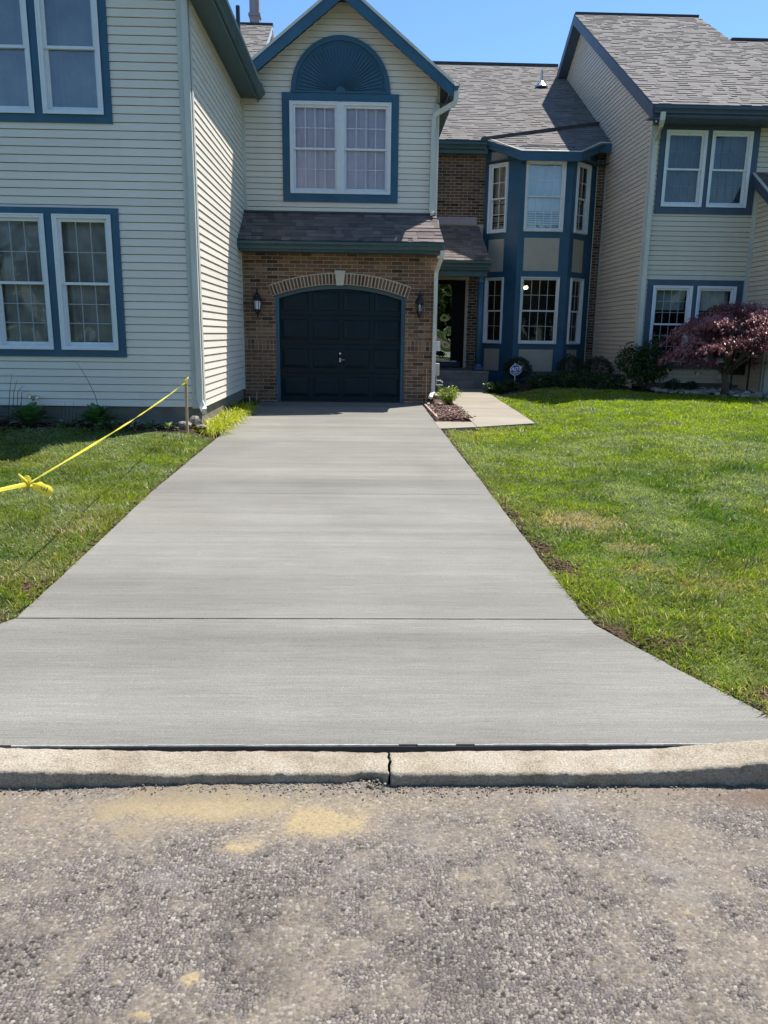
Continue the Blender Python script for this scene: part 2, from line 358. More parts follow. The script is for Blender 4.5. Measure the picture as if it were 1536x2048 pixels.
def brickwall(m,F,a0,a1,z0,z1,ops=(),lo=None,rows=None,course=.0688,bl=.2125,hole=None):
    """m: mesh; material 0 brick, 1 mortar"""
    z=z0;k=0
    while z<z1-.01:
        rl=rows and rows[0]<=z<rows[1]
        h=.098 if rl else course; zt=min(z+h,z1)
        ivs=holes(a0,a1,ops,z,zt)
        if hole:
            nv=[]
            for s,e in ivs:
                g=hole((z+zt)/2)
                if g: nv+=[(s,g[0]),(g[1],e)]
                else: nv.append((s,e))
            ivs=nv
        for s,e in ivs:
            m.mi=1; m.add([F.p(s,z,0),F.p(e,z,0),F.p(e,zt,0),F.p(s,zt,0)],[(0,1,2,3)])
            m.mi=0; L=.071 if rl else bl
            x=math.floor(s/L)*L+(0 if rl else (k%2)*L/2)-L
            while x<e:
                b0=max(x+.005,s+(.002 if x+.005<s else 0)); b1=min(x+L-.005,e)
                if b1-b0>.02:
                    o=.006+random.random()*.003; y0=z+.005; y1=zt-.005
                    if y1-y0>.01:
                        jb=[random.uniform(-.0012,.0012) for _ in range(4)]
                        m.add([F.p(b0,y0+jb[0],o),F.p(b1,y0+jb[1],o),F.p(b1,y1+jb[2],o),F.p(b0,y1+jb[3],o),F.p(b0,y0,0),F.p(b1,y0,0),F.p(b1,y1,0),F.p(b0,y1,0)],[(0,1,2,3),(0,4,5,1),(1,5,6,2),(2,6,7,3),(3,7,4,0)])
                x+=L
        z+=h;k+=1
    return m
def clipspan(poly,v):
    xs=[]
    n=len(poly)
    for i in range(n):
        (a,b),(c,d)=poly[i],poly[(i+1)%n]
        if (b-v)*(d-v)<=0 and abs(b-d)>1e-9: xs.append(a+(c-a)*(v-b)/(d-b))
    return (min(xs),max(xs)) if len(xs)>=2 else None
def roof(root,P0,U,V,poly,mats=('shingle','blue','ridge'),thick=.09,expo=.143,name='roof',rag=True,tk=(.008,.018)):
    """poly in (u,v) on the slope; U,V unit 3-D vectors"""
    P0=Vector(P0); U=Vector(U).normalized(); V=Vector(V).normalized(); N=U.cross(V).normalized()
    if N.z<0: N=-N
    P=lambda a,b,h: P0+U*a+V*b+N*h
    m=M(); n=len(poly)
    m.mi=1; pts=[P(a,b,-thick) for a,b in poly]+[P(a,b,0) for a,b in poly]
    m.add(pts,[tuple(range(n-1,-1,-1)),tuple(range(n,2*n))]+[(i,(i+1)%n,n+(i+1)%n,n+i) for i in range(n)])
    m.mi=0; v=min(b for a,b in poly); vm=max(b for a,b in poly); v-= .0
    while v<vm-.01:
        s0=clipspan(poly,v+.002); s1=clipspan(poly,min(v+expo,vm-.002))
        if s0 and s1:
            a=s0[0]+.0
            while a<s0[1]-.01:
                L=random.choice((.09,.12,.15,.19,.23,.28)); e=min(a+L,s0[1])
                if s0[1]-e<.04: e=s0[1]
                w=lambda x:(x-s0[0])/max(s0[1]-s0[0],1e-6)*(s1[1]-s1[0])+s1[0] if (abs(x-s0[0])<1e-6 or abs(x-s0[1])<1e-6) else min(max(x,s1[0]),s1[1])
                h=tk[0] if random.random()<.5 else tk[1]; h+=random.uniform(-.001,.0015)
                j0=random.uniform(-.007,.007); j1=j0+random.uniform(-.003,.003)
                ex=expo+.01
                q=[P(a,v+j0,h),P(e,v+j1,h),P(w(e),min(v+ex,vm),.004),P(w(a),min(v+ex,vm),.004),P(a,v+j0,0),P(e,v+j1,0)]
                m.add(q,[(0,1,2,3),(1,0,4,5),(0,3,4),(1,5,2)])
                a=e
        v+=expo
    return m.build(name,[mats[0],mats[1],mats[2]],root)
GUT=[(0,0),(.055,0),(.06,.03),(.085,.06),(.115,.075),(.12,.12),(.108,.12),(.10,.085),(.012,.085),(.012,.12),(0,.12)]
def gutter(root,F,a0,a1,z,o,mat='teal',sc_=1.0):
    m=M(); m.profile(F,[(o+x*sc_,z+y*sc_) for x,y in GUT],a0,a1); return m.build('gutter',mat,root)
def sheet(F,a0,a1,z0,z1,o,amp,wl,ph=0,n=90):
    m=M(); vs=[];fs=[]
    for i in range(n+1):
        a=a0+(a1-a0)*i/n; d=amp*math.sin(a*wl+ph+.8*math.sin(a*wl*.37))
        vs+=[F.p(a,z0,o+d),F.p(a,z1,o+d*.6)]
    for i in range(n): fs.append((2*i,2*i+2,2*i+3,2*i+1))
    m.add(vs,fs); return m
def sashes(win,F,a0,a1,z0,z1,cols,ru,rl,mat='trimwhite',glass='glass',fw=.05,sw=.042,back='dark',depth=.9,behind=None,mid=.5,grid=.011,gridmat=None):
    """one double-hung unit as children of the window part"""
    m=M()
    for b in ((a0,a0+fw,z0,z1),(a1-fw,a1,z0,z1),(a0+fw,a1-fw,z1-fw*.9,z1),(a0+fw,a1-fw,z0,z0+fw*.9)): m.fbox(F,*b,-.09,.045)
    m.fbox(F,a0-.006,a0+.014,z0-.006,z1+.006,.045,.056); m.fbox(F,a1-.014,a1+.006,z0-.006,z1+.006,.045,.056)
    m.fbox(F,a0+.014,a1-.014,z1-.014,z1+.006,.045,.056); m.fbox(F,a0+.014,a1-.014,z0-.006,z0+.016,.045,.064)
    m.build('frame',mat,win)
    x0,x1,y0,y1=a0+fw,a1-fw,z0+fw*.9,z1-fw*.9; ym=y0+(y1-y0)*mid
    for nm,(c0,c1,o,rows) in dict(u=(ym-.02,y1,.0,ru),l=(y0,ym+.018,-.034,rl)).items():
        s=M(); bt=sw*1.25 if nm=='l' else .036; tp=.036 if nm=='l' else sw
        s.fbox(F,x0,x0+sw,c0,c1,o-.03,o); s.fbox(F,x1-sw,x1,c0,c1,o-.03,o)
        s.fbox(F,x0+sw,x1-sw,c0,c0+bt,o-.03,o); s.fbox(F,x0+sw,x1-sw,c1-tp,c1,o-.03,o)
        so_=s.build('sash',mat,win)
        gx0,gx1,gz0,gz1=x0+sw,x1-sw,c0+bt,c1-tp
        g=M(); g.add([F.p(gx0-.004,gz0-.004,o-.018),F.p(gx1+.004,gz0-.004,o-.018),F.p(gx1+.004,gz1+.004,o-.018),F.p(gx0-.004,gz1+.004,o-.018)],[(0,1,2,3)]); g.build('glass',glass,win)
        if cols>1 or rows>1:
            g=M()
            for i in range(1,cols): a=gx0+(gx1-gx0)*i/cols; g.fbox(F,a-grid/2,a+grid/2,gz0,gz1,o-.0165,o-.008)
            for i in range(1,rows): z=gz0+(gz1-gz0)*i/rows; g.fbox(F,gx0,gx1,z-grid/2,z+grid/2,o-.0172,o-.009)
            g.build('muntin',gridmat or mat,win)
    if behind: behind(win,F,x0,x1,y0,y1)
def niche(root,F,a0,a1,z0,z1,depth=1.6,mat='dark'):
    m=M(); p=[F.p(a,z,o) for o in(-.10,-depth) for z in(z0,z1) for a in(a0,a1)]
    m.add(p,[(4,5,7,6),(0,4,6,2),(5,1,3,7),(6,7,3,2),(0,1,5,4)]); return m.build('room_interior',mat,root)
def surround(root,F,a0,a1,z0,z1,inner,mat='blue',o=.034,label=None):
    """blue boards round a window; inner = list of (b0,b1) openings, with c0,c1"""
    m=M(); b=inner; c0,c1=b[0][2],b[0][3]
    m.fbox(F,a0,a1,z0,c0,-.02,o); m.fbox(F,a0,a1,c1,z1,-.02,o)
    xs=[a0]+[q for w_ in b for q in w_[:2]]+[a1]
    for i in range(0,len(xs),2): m.fbox(F,xs[i],xs[i+1],c0,c1,-.02,o-.002)
    w_=m.build('window',mat,root)
    if label: w_['label']=label
    return w_
def blinds(win,F,a0,a1,z0,z1,pitch=.045,mat='blind',gap=lambda z:0,o=-.15):
    m=M(); z=z0+.02
    while z<z1:
        h=pitch*(.98-gap(z)); m.add([F.p(a0,z,o),F.p(a1,z,o),F.p(a1,z+h,o+.006),F.p(a0,z+h,o+.006)],[(0,1,2,3)]); z+=pitch
    m.build('blind',mat,win)
def downspout(root,path,mat='almond',w=(.04,.028)):
    m=M(); m.tube(path,.04,sq=w)
    return m.build('downspout',mat,root)

# ================================================ LEFT TOWNHOUSE
LH=thing('townhouse',(-6,14,.45),'left townhouse with cream lap siding, pairs of blue framed windows and one sunlit side wall','townhouse','row of cream sided townhouses')
F=FY(11.17); X0=-2.27
gl=lambda z:-99; rk=lambda z: 99 if z<6.1 else -1.95-(z-5.98)/.6
siding(F,-10.7,X0-.06,.70,8.6,[(-5.13,-3.36,1.43,3.31),(-5.13,-3.38,4.45,6.15)],lo=lambda z:-10.7 if z<6.1 else -11.0+(z-5.98)/.6,hi=lambda z:min(X0-.06,rk(z))).build('siding_wall','siding',LH)
siding(FX(X0),11.25,15.62,.70,6.0).build('siding_wall','siding',LH)
m=M(); m.box(-10.6,X0-.035,11.2,20,.1,.70); m.build('foundation','concrete_old',LH)
m=M(); m.box(-10.6,X0-.02,11.185,11.19,3.4,3.41)
m=M(); m.fbox(F,X0-.15,X0-.078,.68,6.3,0,.028); m.fbox(F,X0-.078,X0+.012,.68,6.3,0,.02); m.fbox(FX(X0),11.15,11.25,.68,5.95,0,.022); m.build('corner_trim','almond',LH); m=M()
m.fbox(FX(X0),15.06,15.13,.68,3.3,0,.02); m.build('corner_trim','almond',LH)
for (z0,z1,c0,c1,lb) in ((1.385,3.35,1.487,3.26,None),(4.40,6.2,4.505,6.1,None)):
    wn=surround(LH,F,-5.175,-3.305,z0,z1,[(-5.07,-4.305,c0,c1),(-4.185,-3.412,c0,c1)],label='lower blue framed window pair with grids' if z0<2 else 'upper blue framed window pair with curtains')
    for q,(a0,a1) in enumerate(((-5.07,-4.305),(-4.185,-3.412))):
        if z0<2:
            def bh(w_,F_,x0,x1,y0,y1):
                sheet(F_,x0-.02,x1+.02,y0,y1,-.13,.018,34,q).build('curtain','curtain_d',w_)
            sashes(wn,F,a0,a1,c0,c1,3,2,3,mat='trimwhite',behind=bh,glass='glass',grid=.012,gridmat='griddim')
        else:
            def bh(w_,F_,x0,x1,y0,y1): sheet(F_,x0-.02,x1+.02,y0,y1,-.16,.02,38,q*2).build('curtain','curtain_g',w_)
            sashes(wn,F,a0,a1,c0,c1,1,1,1,behind=bh,glass='glass_sky')
    niche(LH,F,-5.2,-3.3,z0,z1,.6)
m=M(); m.box(X0+.003,-1.95,10.75,15.56,5.93,5.95); m.build('soffit','soffit',LH)
m=M(); m.fbox(FX(-1.95),10.75,15.56,5.86,6.06,0,.02); m.build('fascia','teal',LH)
gutter(LH,FX(-1.93),10.7,15.545,5.905,0,sc_=1.0)
sl_=math.hypot(1,.6)
roof(LH,(-1.93,10.72,6.065),(0,1,0),(-1,0,.6),[(0,0),(4.9,0),(8.5,4.57*sl_),(0,4.57*sl_)],('shingle','teal','ridge'))
roof(LH,(-11.07,10.72,6.065),(0,1,0),(1,0,.6),[(0,0),(6,0),(6,4.57*sl_),(0,4.57*sl_)],('shingle','teal','ridge'),expo=.4)
m=M(); m.fbox(FX(-10.7,-1),11.2,20,.1,6,0,.01); m.box(-10.6,-2.4,19.9,20,.2,6); m.build('siding_wall','siding',LH)
downspout(LH,[(X0-.03,11.1,7.0),(X0-.03,11.105,.80),(X0+.02,11.05,.70),(X0+.06,10.93,.66)],w=(.04,.032))
# main block behind with a gable end
siding(FX(-2.67),18,30,5.6,10.0,lo=lambda z:24.0-(9.95-z)/.62,hi=lambda z:24.0+(9.95-z)/.62,lip=.024).build('siding_wall','siding',LH)
s6=math.hypot(1,.62)
roof(LH,(-14,17.5,10.06-.62*6.5),(1,0,0),(0,1,.62),[(3,0),(11.45,0),(11.45,6.5*s6),(3,6.5*s6)],('shingle','almond','ridge'))
roof(LH,(-14,30.5,10.06-.62*6.5),(1,0,0),(0,-1,.62),[(3,0),(11.45,0),(11.45,6.5*s6),(3,6.5*s6)],('shingle','almond','ridge'),expo=.5)
m=M(); m.box(-11,-2.54,23.92,24.08,10.03,10.085); m.build('ridge_cap','ridge',LH)
m=M()
for sg in(-1,1): m.fprism(FX(-2.67),[(24,10.02),(24+sg*3.6,10.02-3.6*.62),(24+sg*3.6,9.84-3.6*.62),(24,9.84)],.03,.10)
m.build('rake_board','almond',LH)
m=M(); m.tube([(-3.15,24.9,8.6),(-3.15,24.9,12.6)],.04,sq=(.135,.135)); m.box(-3.32,-2.98,24.73,25.07,10.55,10.62)
m.build('chimney','tan',LH)
m=M(); m.lathe((-3.3,22.6,8.9),[(.16,0),(.07,.12),(.055,.14),(.055,1.1)],12); m.build('vent_pipe','black',LH)
# outdoor tap on the front
m=M(); m.tube([(-4.62,11.15,.83),(-4.62,11.06,.83),(-4.6,11.01,.79)],.016); m.lathe((-4.575,11.08,.80),[(.004,0),(.038,.01),(.038,.03),(.004,.04)],10); m.lathe((-4.67,11.06,.80),[(.01,0),(.03,.01),(.03,.05),(.01,.06)],10)
m.build('outdoor_tap','steel',LH)

# ================================================ MIDDLE TOWNHOUSE
MH=thing('townhouse',(0,17,.44),'middle townhouse with brick garage front, blue sunburst gable and two storey bay','townhouse','row of cream sided townhouses')
# --- garage brick front
F=FY(15.15); CX=-.437; CZ=-1.03
def ahole(z):
    if z>=2.815: return None
    h=min(math.sqrt(max(3.78**2-(z-CZ)**2,0)),1.285) if z>2.475 else None
    return (CX-h,CX+h) if h else None
m=M(); brickwall(m,F,-2.27,1.40,.40,3.27,[(-1.655,.80,0,2.445)],rows=(1.415,1.60),hole=ahole)
m.mi=1; m.fbox(F,-1.66,-1.655,.4,2.44,-.14,.0); m.fbox(F,.80,.805,.4,2.44,-.14,0)
m.build('brick_wall',['brick','mortar'],MH)
# arch
m=M(); n=40; A=math.asin(1.31/3.78)
for i in range(n):
    a0=-A+2*A*i/n; a1=-A+2*A*(i+1)/n
    am=(a0+a1)/2
    m.mi=1; P=lambda r,t:(CX+r*math.sin(t),CZ+r*math.cos(t))
    m.fprism(F,[P(3.675,a0),P(3.675,a1),P(3.886,a1),P(3.886,a0)],-.12,.018)
    if abs(am*3.78)<.10: continue
    g=(a1-a0)*.17; m.mi=0
    m.fprism(F,[P(3.682,a0+g),P(3.682,a1-g),P(3.866,a1-g),P(3.866,a0+g)],.012,.022+random.random()*.003)
m.build('arch',['brick2','mortar'],MH)
m=M(); m.fprism(F,[(CX-.062,2.628),(CX+.066,2.628),(CX+.104,2.895),(CX-.100,2.895)],.0,.05); m.build('keystone','key',MH)
# door frame: jambs and arched head
m=M()
for q_ in ((-1.655,-1.588),(.733,.80)): m=M(); m.fbox(F,*q_,.44,2.44,-.13,-.035); m.build('door_frame','blue',MH)
m=M()
for i in range(24):
    a0=-A*.975+2*A*.975*i/24; a1=-A*.975+2*A*.975*(i+1)/24
    m.fprism(F,[P(3.60,a0),P(3.60,a1),P(3.674,a1),P(3.674,a0)],-.13,-.05)
m.build('arched_head','soffit',MH)
# garage door
FD=FY(15.28); gd=M(); gd.fbox(FD,-1.64,.79,.44,2.66,-.05,0)
cols_=[(-1.56,-1.04),(-.955,-.455),(-.37,.13),(.215,.71)]; rows_=[(.55,.92),(1.09,1.46),(1.63,2.0),(2.17,2.52)]
def frus(mm,Fq_,r0,r1,o0,o1):
    p=[Fq_.p(r0[0],r0[2],o0),Fq_.p(r0[1],r0[2],o0),Fq_.p(r0[1],r0[3],o0),Fq_.p(r0[0],r0[3],o0),Fq_.p(r1[0],r1[2],o1),Fq_.p(r1[1],r1[2],o1),Fq_.p(r1[1],r1[3],o1),Fq_.p(r1[0],r1[3],o1)]
    mm.add(p,[(4,5,6,7),(0,1,5,4),(1,2,6,5),(2,3,7,6),(3,0,4,7)])
for k_,(r0,r1) in enumerate(rows_):
    zb=[.455,1.007,1.547,2.087][k_]; zt_=zb+.528
    xs_=[-1.63]+[q for c in cols_ for q in c]+[.78]
    for i in range(0,len(xs_),2): gd.fbox(FD,xs_[i],xs_[i+1],zb,zt_,0,.022)
    for (c0,c1) in cols_:
        gd.fbox(FD,c0,c1,zb,r0,0,.022); gd.fbox(FD,c0,c1,r1,zt_,0,.022)
        frus(gd,FD,(c0+.004,c1-.004,r0+.004,r1-.004),(c0+.06,c1-.06,r0+.06,r1-.06),.003,.017)
gdo=gd.build('garage_door','door',MH)
m=M(); m.lathe((-.437,15.245,1.35),[(.001,0),(.02,.004),(.02,.036),(.001,.04)],12); m.build('lock','steel',gdo)
m=M(); m.fbox(FD,-.452,-.420,1.21,1.285,.020,.03); m.tube([(-.437,15.25,1.255),(-.437,15.215,1.255),(-.35,15.21,1.25)],.009); m.build('handle','steel',gdo)
m=M(); m.fbox(FD,-1.6,.74,.437,.46,.0,.03); m.build('door_seal','black',gdo)
# lanterns
for lx,gm in ((-1.975,'frost'),(1.065,'clear')):
    m=M(); y=14.99; z=2.02
    m.fbox(F,lx-.045,lx+.045,2.12,2.36,.008,.03)
    m.tube([(lx,15.12,2.33),(lx,15.05,2.52),(lx,14.99,2.50)],.009)
    m.lathe((lx,y,z),[(.004,0),(.014,.02),(.01,.04),(.034,.07),(.062,.13),(.062,.15),(.056,.15)],12)
    for k in range(6):
        t=k*math.pi/3; m.tube([(lx+.06*math.cos(t),y+.06*math.sin(t),z+.14),(lx+.078*math.cos(t),y+.078*math.sin(t),z+.31)],.005,6)
    m.lathe((lx,y,z),[(.088,.30),(.092,.315),(.066,.37),(.052,.385),(.055,.40),(.03,.44),(.012,.455),(.012,.47),(.02,.485),(.004,.545)],14)
    lt=m.build('wall_lantern','black',MH)
    m=M(); m.lathe((lx,y,z),[(.05,.15),(.062,.30)],12); m.build('lamp_glass','trimwhite' if gm=='frost' else 'glass',lt)
    m=M(); m.lathe((lx,y,z),[(.012,.14),(.012,.22),(.024,.25),(.004,.29)],10); m.build('bulb','trimwhite',lt)
# right return of the garage block
m=M(); brickwall(m,FX(1.40),15.15,20.2,.40,3.2); m.build('brick_wall',['brick','mortar'],MH)
# pent roof over the garage
sp=.648; ps=math.hypot(1,sp)
roof(MH,(-2.265,14.70,3.385),(1,0,0),(0,1,sp),[(0,-.03),(3.72,-.03),(3.64,.9*ps),(0,.9*ps)],('shingle2','teal','ridge'),expo=.135)
m=M(); m.box(-2.262,1.43,14.72,15.143,3.19,3.205); m.box(-2.262,1.43,14.705,14.722,3.185,3.40)
m.hprism([(1.405,14.73),(1.43,14.73),(1.43,15.6),(1.405,15.6)],3.206,[3.30,3.30,3.88,3.88]); m.build('fascia','teal',MH)
gutter(MH,FY(14.703),-2.262,1.46,3.225,0)
m=M(); m.box(-2.262,1.395,15.16,15.6,3.275,3.29); m.build('ceiling_board','soffit',MH)
# upper storey
F=FY(15.6); RX=-.391; RZ=7.73
zu=lambda z:(RZ-.13-z)/.785
siding(F,-2.27,1.35,3.97,7.55,[(-1.42,.545,4.26,5.94)],lo=lambda z:max(-2.27,RX-zu(z)),hi=lambda z:min(1.35,RX+zu(z))).build('siding_wall','siding',MH)
siding(FX(1.35),15.6,20.2,3.3,6.0).build('siding_wall','siding',MH)
m=M(); m.fbox(F,1.27,1.352,3.97,5.9,0,.026); m.fbox(FX(1.35),15.575,15.66,3.97,5.9,0,.02); m.build('corner_trim','almond',MH); m=M(); m.fbox(F,-2.266,-2.20,3.98,5.95,0,.02); m.build('corner_trim','almond',MH)
m=M(); m.fbox(F,-2.26,1.37,3.965,3.995,.016,.05); m.build('flashing','flash',MH)
wn=surround(MH,F,-1.515,.641,4.162,6.045,[(-1.37,.495,4.315,5.893)],label='wide blue framed window with lavender curtains')
for q,(a0,a1) in enumerate(((-1.37,-.45),(-.425,.495))):
    def bh(w_,F_,x0,x1,y0,y1):
        sheet(F_,x0-.02,x0+(x1-x0)*.55,y0,y1,-.082,.010,30,q).build('curtain','curtain',w_); sheet(F_,x0+(x1-x0)*.45,x1+.02,y0,y1,-.105,.010,25,q+2).build('curtain','curtain',w_)
    sashes(wn,F,a0,a1,4.315,5.893,4,2,2,behind=bh,fw=.055)
m=M(); m.fbox(F,-.45,-.425,4.315,5.893,-.05,.05); m.build('mullion','trimwhite',wn)
niche(MH,F,-1.40,.53,4.28,5.94,.5,'curtain')
# sunburst half-round panel
m=M(); fc=(CX+.003,6.062); n=44
arc=lambda r,t:(fc[0]+r*math.cos(t),fc[1]+r*math.sin(t)*1.03)
m.fprism(F,[arc(.84,math.pi*i/n) for i in range(n+1)],.0,.022)
for i in range(n):
    t0,t1=math.pi*i/n,math.pi*(i+1)/n
    m.fprism(F,[arc(.825,t0),arc(.911,t0),arc(.911,t1),arc(.825,t1)],.018,.05)
    m.fprism(F,[arc(.785,t0),arc(.80,t0),arc(.80,t1),arc(.785,t1)],.02,.033)
for i in range(34):
    t=math.pi*(i+.5)/34; d=.030
    m.fprism(F,[arc(.10,t-d*1.15),arc(.775,t-d),arc(.775,t+d*.2),arc(.10,t+d*.2)],.022,.046)
    m.fprism(F,[arc(.10,t+d*.2),arc(.775,t+d*.2),arc(.775,t+d*.75),arc(.10,t+d*.75)],.022,.029)
m.fprism(F,[arc(.095,math.pi*i/14) for i in range(15)],.02,.05)
m.fbox(F,fc[0]-.92,fc[0]+.92,6.046,6.075,.0,.052)
m.build('sunburst_panel','blue',MH)
# gable roof
s7=math.hypot(1,.785)
roof(MH,(1.60,15.2,RZ-.785*1.991),(0,1,0),(-1,0,.785),[(0,0),(4.45,0),(7.15,1.991*s7),(0,1.991*s7)],('shingle','soffit','ridge'),name='gable_roof')
roof(MH,(-2.40,15.2,RZ-.785*2.009),(0,1,0),(1,0,.785),[(0,0),(4.45,0),(7.15,2.009*s7),(0,2.009*s7)],('shingle','soffit','ridge'),name='gable_roof')
m=M(); m.tube([(RX,15.19,RZ+.02),(RX,22.4,RZ+.02)],.05,sq=(.09,.02)); m.build('ridge_cap','ridge',MH)
FR_=FY(15.2); zt=lambda x:RZ-.785*abs(x-RX)
m=M()
for e in (1.595,-2.395):
    g=1 if e>0 else -1
    m.fprism(FR_,[(RX,zt(RX)-.05),(e,zt(e)-.05),(e,zt(e)-.235),(e-g*.02,zt(e)-.245),(RX,zt(RX)-.275)],-.005,.03)
    m.fprism(FR_,[(RX,zt(RX)-.045),(e,zt(e)-.045),(e,zt(e)-.075),(RX,zt(RX)-.075)],.031,.036)
m.build('rake_board','blue',MH)
m=M()
for e in (1.60,-2.40): m.fprism(FR_,[(RX,zt(RX)+.002),(e,zt(e)+.002),(e,zt(e)-.052),(RX,zt(RX)-.052)],.005,.05)
m.build('drip_edge','almond',MH)
m=M(); m.box(1.36,1.585,15.62,19.86,5.91,5.93); m.fbox(FX(1.585),15.235,19.88,5.90,6.10,0,.018); m.build('soffit','soffit',MH)
gutter(MH,FX(1.605),15.175,19.86,6.03,0,'blue',.85)
downspout(MH,[(1.655,15.235,6.03),(1.655,15.24,5.87),(1.62,15.28,5.83),(1.32,15.47,5.70),(1.285,15.50,5.64),(1.285,15.525,5.5),(1.285,15.53,4.02),(1.30,15.46,3.97)],w=(.043,.03))
# --- garage corner downspout
downspout(MH,[(1.43,14.64,3.23),(1.425,14.64,3.14),(1.385,14.93,2.97),(1.37,15.06,2.90),(1.365,15.085,2.8),(1.365,15.085,.72),(1.36,15.06,.66),(1.31,14.97,.60),(1.30,14.93,.57)],w=(.036,.03))
# --- main block : eave, brick, roof
F=FY(20.2)
for q_ in ((1.40,2.98,4.42,6.12),(2.62,2.98,.9,3.3),(5.70,5.93,.45,6.12)): m=M(); brickwall(m,F,*q_); m.build('brick_wall',['brick2','mortar'],MH)
m=M(); m.box(1.4,5.93,20.22,20.3,.4,6.2); m.build('back_wall','mortar',MH)
m=M(); m.fbox(F,1.42,2.80,4.40,4.585,.01,.05); m.build('roof_flashing','tan',MH)
m=M(); m.box(1.60,2.98,19.96,19.98,6.0,6.26); m.box(1.60,2.98,19.98,20.19,6.02,6.04); m.build('fascia','teal',MH)
gutter(MH,FY(19.958),1.58,2.93,6.09,0,'teal',1.15)
s5=math.hypot(1,.573); dv=6.15*s5
roof(MH,(-2.2,19.85,6.27),(1,0,0),(0,1,.573),[(3.6,0),(8.12,0),(8.12,dv),(3.6,dv)],('shingle','blue','ridge'))
roof(MH,(-2.2,19.85,6.27),(1,0,0),(0,1,.573),[(5.86,-.62*s5),(7.25,-.62*s5),(8.02,-.004),(5.12,-.004)],('shingle','blue','ridge'),name='bay_roof')
roof(MH,(-2.2,32.15,6.27),(1,0,0),(0,-1,.573),[(0,0),(8.12,0),(8.12,dv),(0,dv)],('shingle','blue','ridge'),expo=.5)
zr=lambda y:6.27+.573*(y-19.85)
m=M(); m.box(1.3,5.92,25.93,26.07,zr(26)-.02,zr(26)+.06); m.build('ridge_cap','ridge',MH)
m=M(); m.hprism([(2.80,19.80),(5.90,20.98),(5.90,21.09),(2.80,19.92)],[zr(19.8)-.01,zr(20.98)-.01,zr(21.09)-.01,zr(19.92)-.01],[zr(19.8)+.09,zr(20.98)+.10,zr(21.09)+.06,zr(19.92)+.05]); m.build('roof_flashing','flash',MH)
m=M(); m.lathe((5.02,24.0,zr(24.0)-.03),[(.20,0),(.19,.03),(.06,.16),(.035,.18),(.035,.46)],12); m.build('vent_pipe','steel',MH)
# bay eave fascia
bp=[(2.97,19.93),(3.65,19.24),(5.06,19.24),(5.66,19.82),(5.92,19.82)]
m=M()
for (x0,y0),(x1,y1) in zip(bp,bp[1:]):
    q=[(x0,y0),(x1,y1),(x1,y1+.03),(x0,y0+.03)]; zz=[zr(y0)-.02,zr(y1)-.02]*1
    m.hprism(q,[zr(y0)-.20,zr(y1)-.20,zr(y1)-.20,zr(y0)-.20],[zr(y0)-.005,zr(y1)-.005,zr(y1)-.005,zr(y0)-.005])
m.build('fascia','blue',MH)
m=M()
for (x0,y0),(x1,y1) in zip(bp,bp[1:]):
    m.hprism([(x0,y0-.025),(x1,y1-.025),(x1,y1+.06),(x0,y0+.06)],[zr(y0)-.003,zr(y1)-.003,zr(y1)+.02,zr(y0)+.02],[zr(y0)+.012,zr(y1)+.012,zr(y1)+.045,zr(y0)+.045])
m.build('drip_edge','almond',MH)
m=M(); m.hprism([(2.99,19.97),(3.66,19.29),(5.05,19.29),(5.64,19.86),(5.90,19.86),(5.90,20.19),(2.99,20.19)],5.81,5.825); m.build('soffit','soffit',MH)
# bay body
faces=[(Fr((2.97,20.2,0),(.745,-.7,0),(-.7,-.745,0)),1.0223,(.152,.668),2,(.185,.63)),
       (Fr((3.715,19.5,0),(1,0,0),(0,-1,0)),1.25,(.130,1.055),4,(.155,1.005)),
       (Fr((4.965,19.5,0),(.745,.7,0),(.7,-.745,0)),1.0223,(.155,.69),2,(.18,.62))]
bw=M(); PN=[]
for Fb,L,(a0,a1),nc,(p0,p1) in faces:
    for b in ((0,a0,.58,6.1),(a1,L,.58,6.1),(a0,a1,.58,1.565),(a0,a1,3.135,4.20),(a0,a1,5.77,6.1)): bw.fbox(Fb,*b,-.08,0)
    PN+=[(Fb,p0,p1,.885,1.42),(Fb,p0,p1,3.285,4.045)]
    if nc==2: PN.append((Fb,a0+.02,a1-.02,5.83,6.05))
bay=bw.build('bay_wall','blue',MH)
for q_ in PN: m=M(); m.fbox(*q_,-.01,.012); m.build('panel','cream',bay)
for j,(Fb,L,(a0,a1),nc,_) in enumerate(faces):
    for lvl,(z0,z1) in enumerate(((1.565,3.135),(4.20,5.77))):
        m=M()
        for b in ((a0-.012,a0+.004,z0-.012,z1+.012),(a1-.004,a1+.012,z0-.012,z1+.012),(a0,a1,z1-.004,z1+.012),(a0,a1,z0-.012,z0+.004)): m.fbox(Fb,*b,-.02,.012)
        wn=m.build('window','trimwhite',MH); wn['label']=['lower ','upper '][lvl]+['left angled','front','right angled'][j]+' window of the bay'
        if lvl:
            def bh(w_,F_,x0,x1,y0,y1):
                if j==1:
                    blinds(w_,F_,x0-.03,x1+.03,y0+.40,y1,.05,'blind',o=-.085)
                    blinds(w_,F_,x0-.03,x1+.03,y0,y0+.40,.05,'blind',gap=lambda z:.38,o=-.085)
                else:
                    blinds(w_,F_,x0,x1,y0+.62,y1,.05,'blind_d',o=-.13)
                    blinds(w_,F_,x0,x1,y0+.05,y0+.62,.052,'blind_d',gap=lambda z:.5 if int(z*9)%2 else .05,o=-.13)
            sashes(wn,Fb,a0,a1,z0,z1,nc,2,2,behind=bh,fw=.04,grid=.016,glass='glass_sky' if j==1 else 'glass')
        else: sashes(wn,Fb,a0,a1,z0,z1,nc,2,2,fw=.026,sw=.036,grid=.012,gridmat='almond')
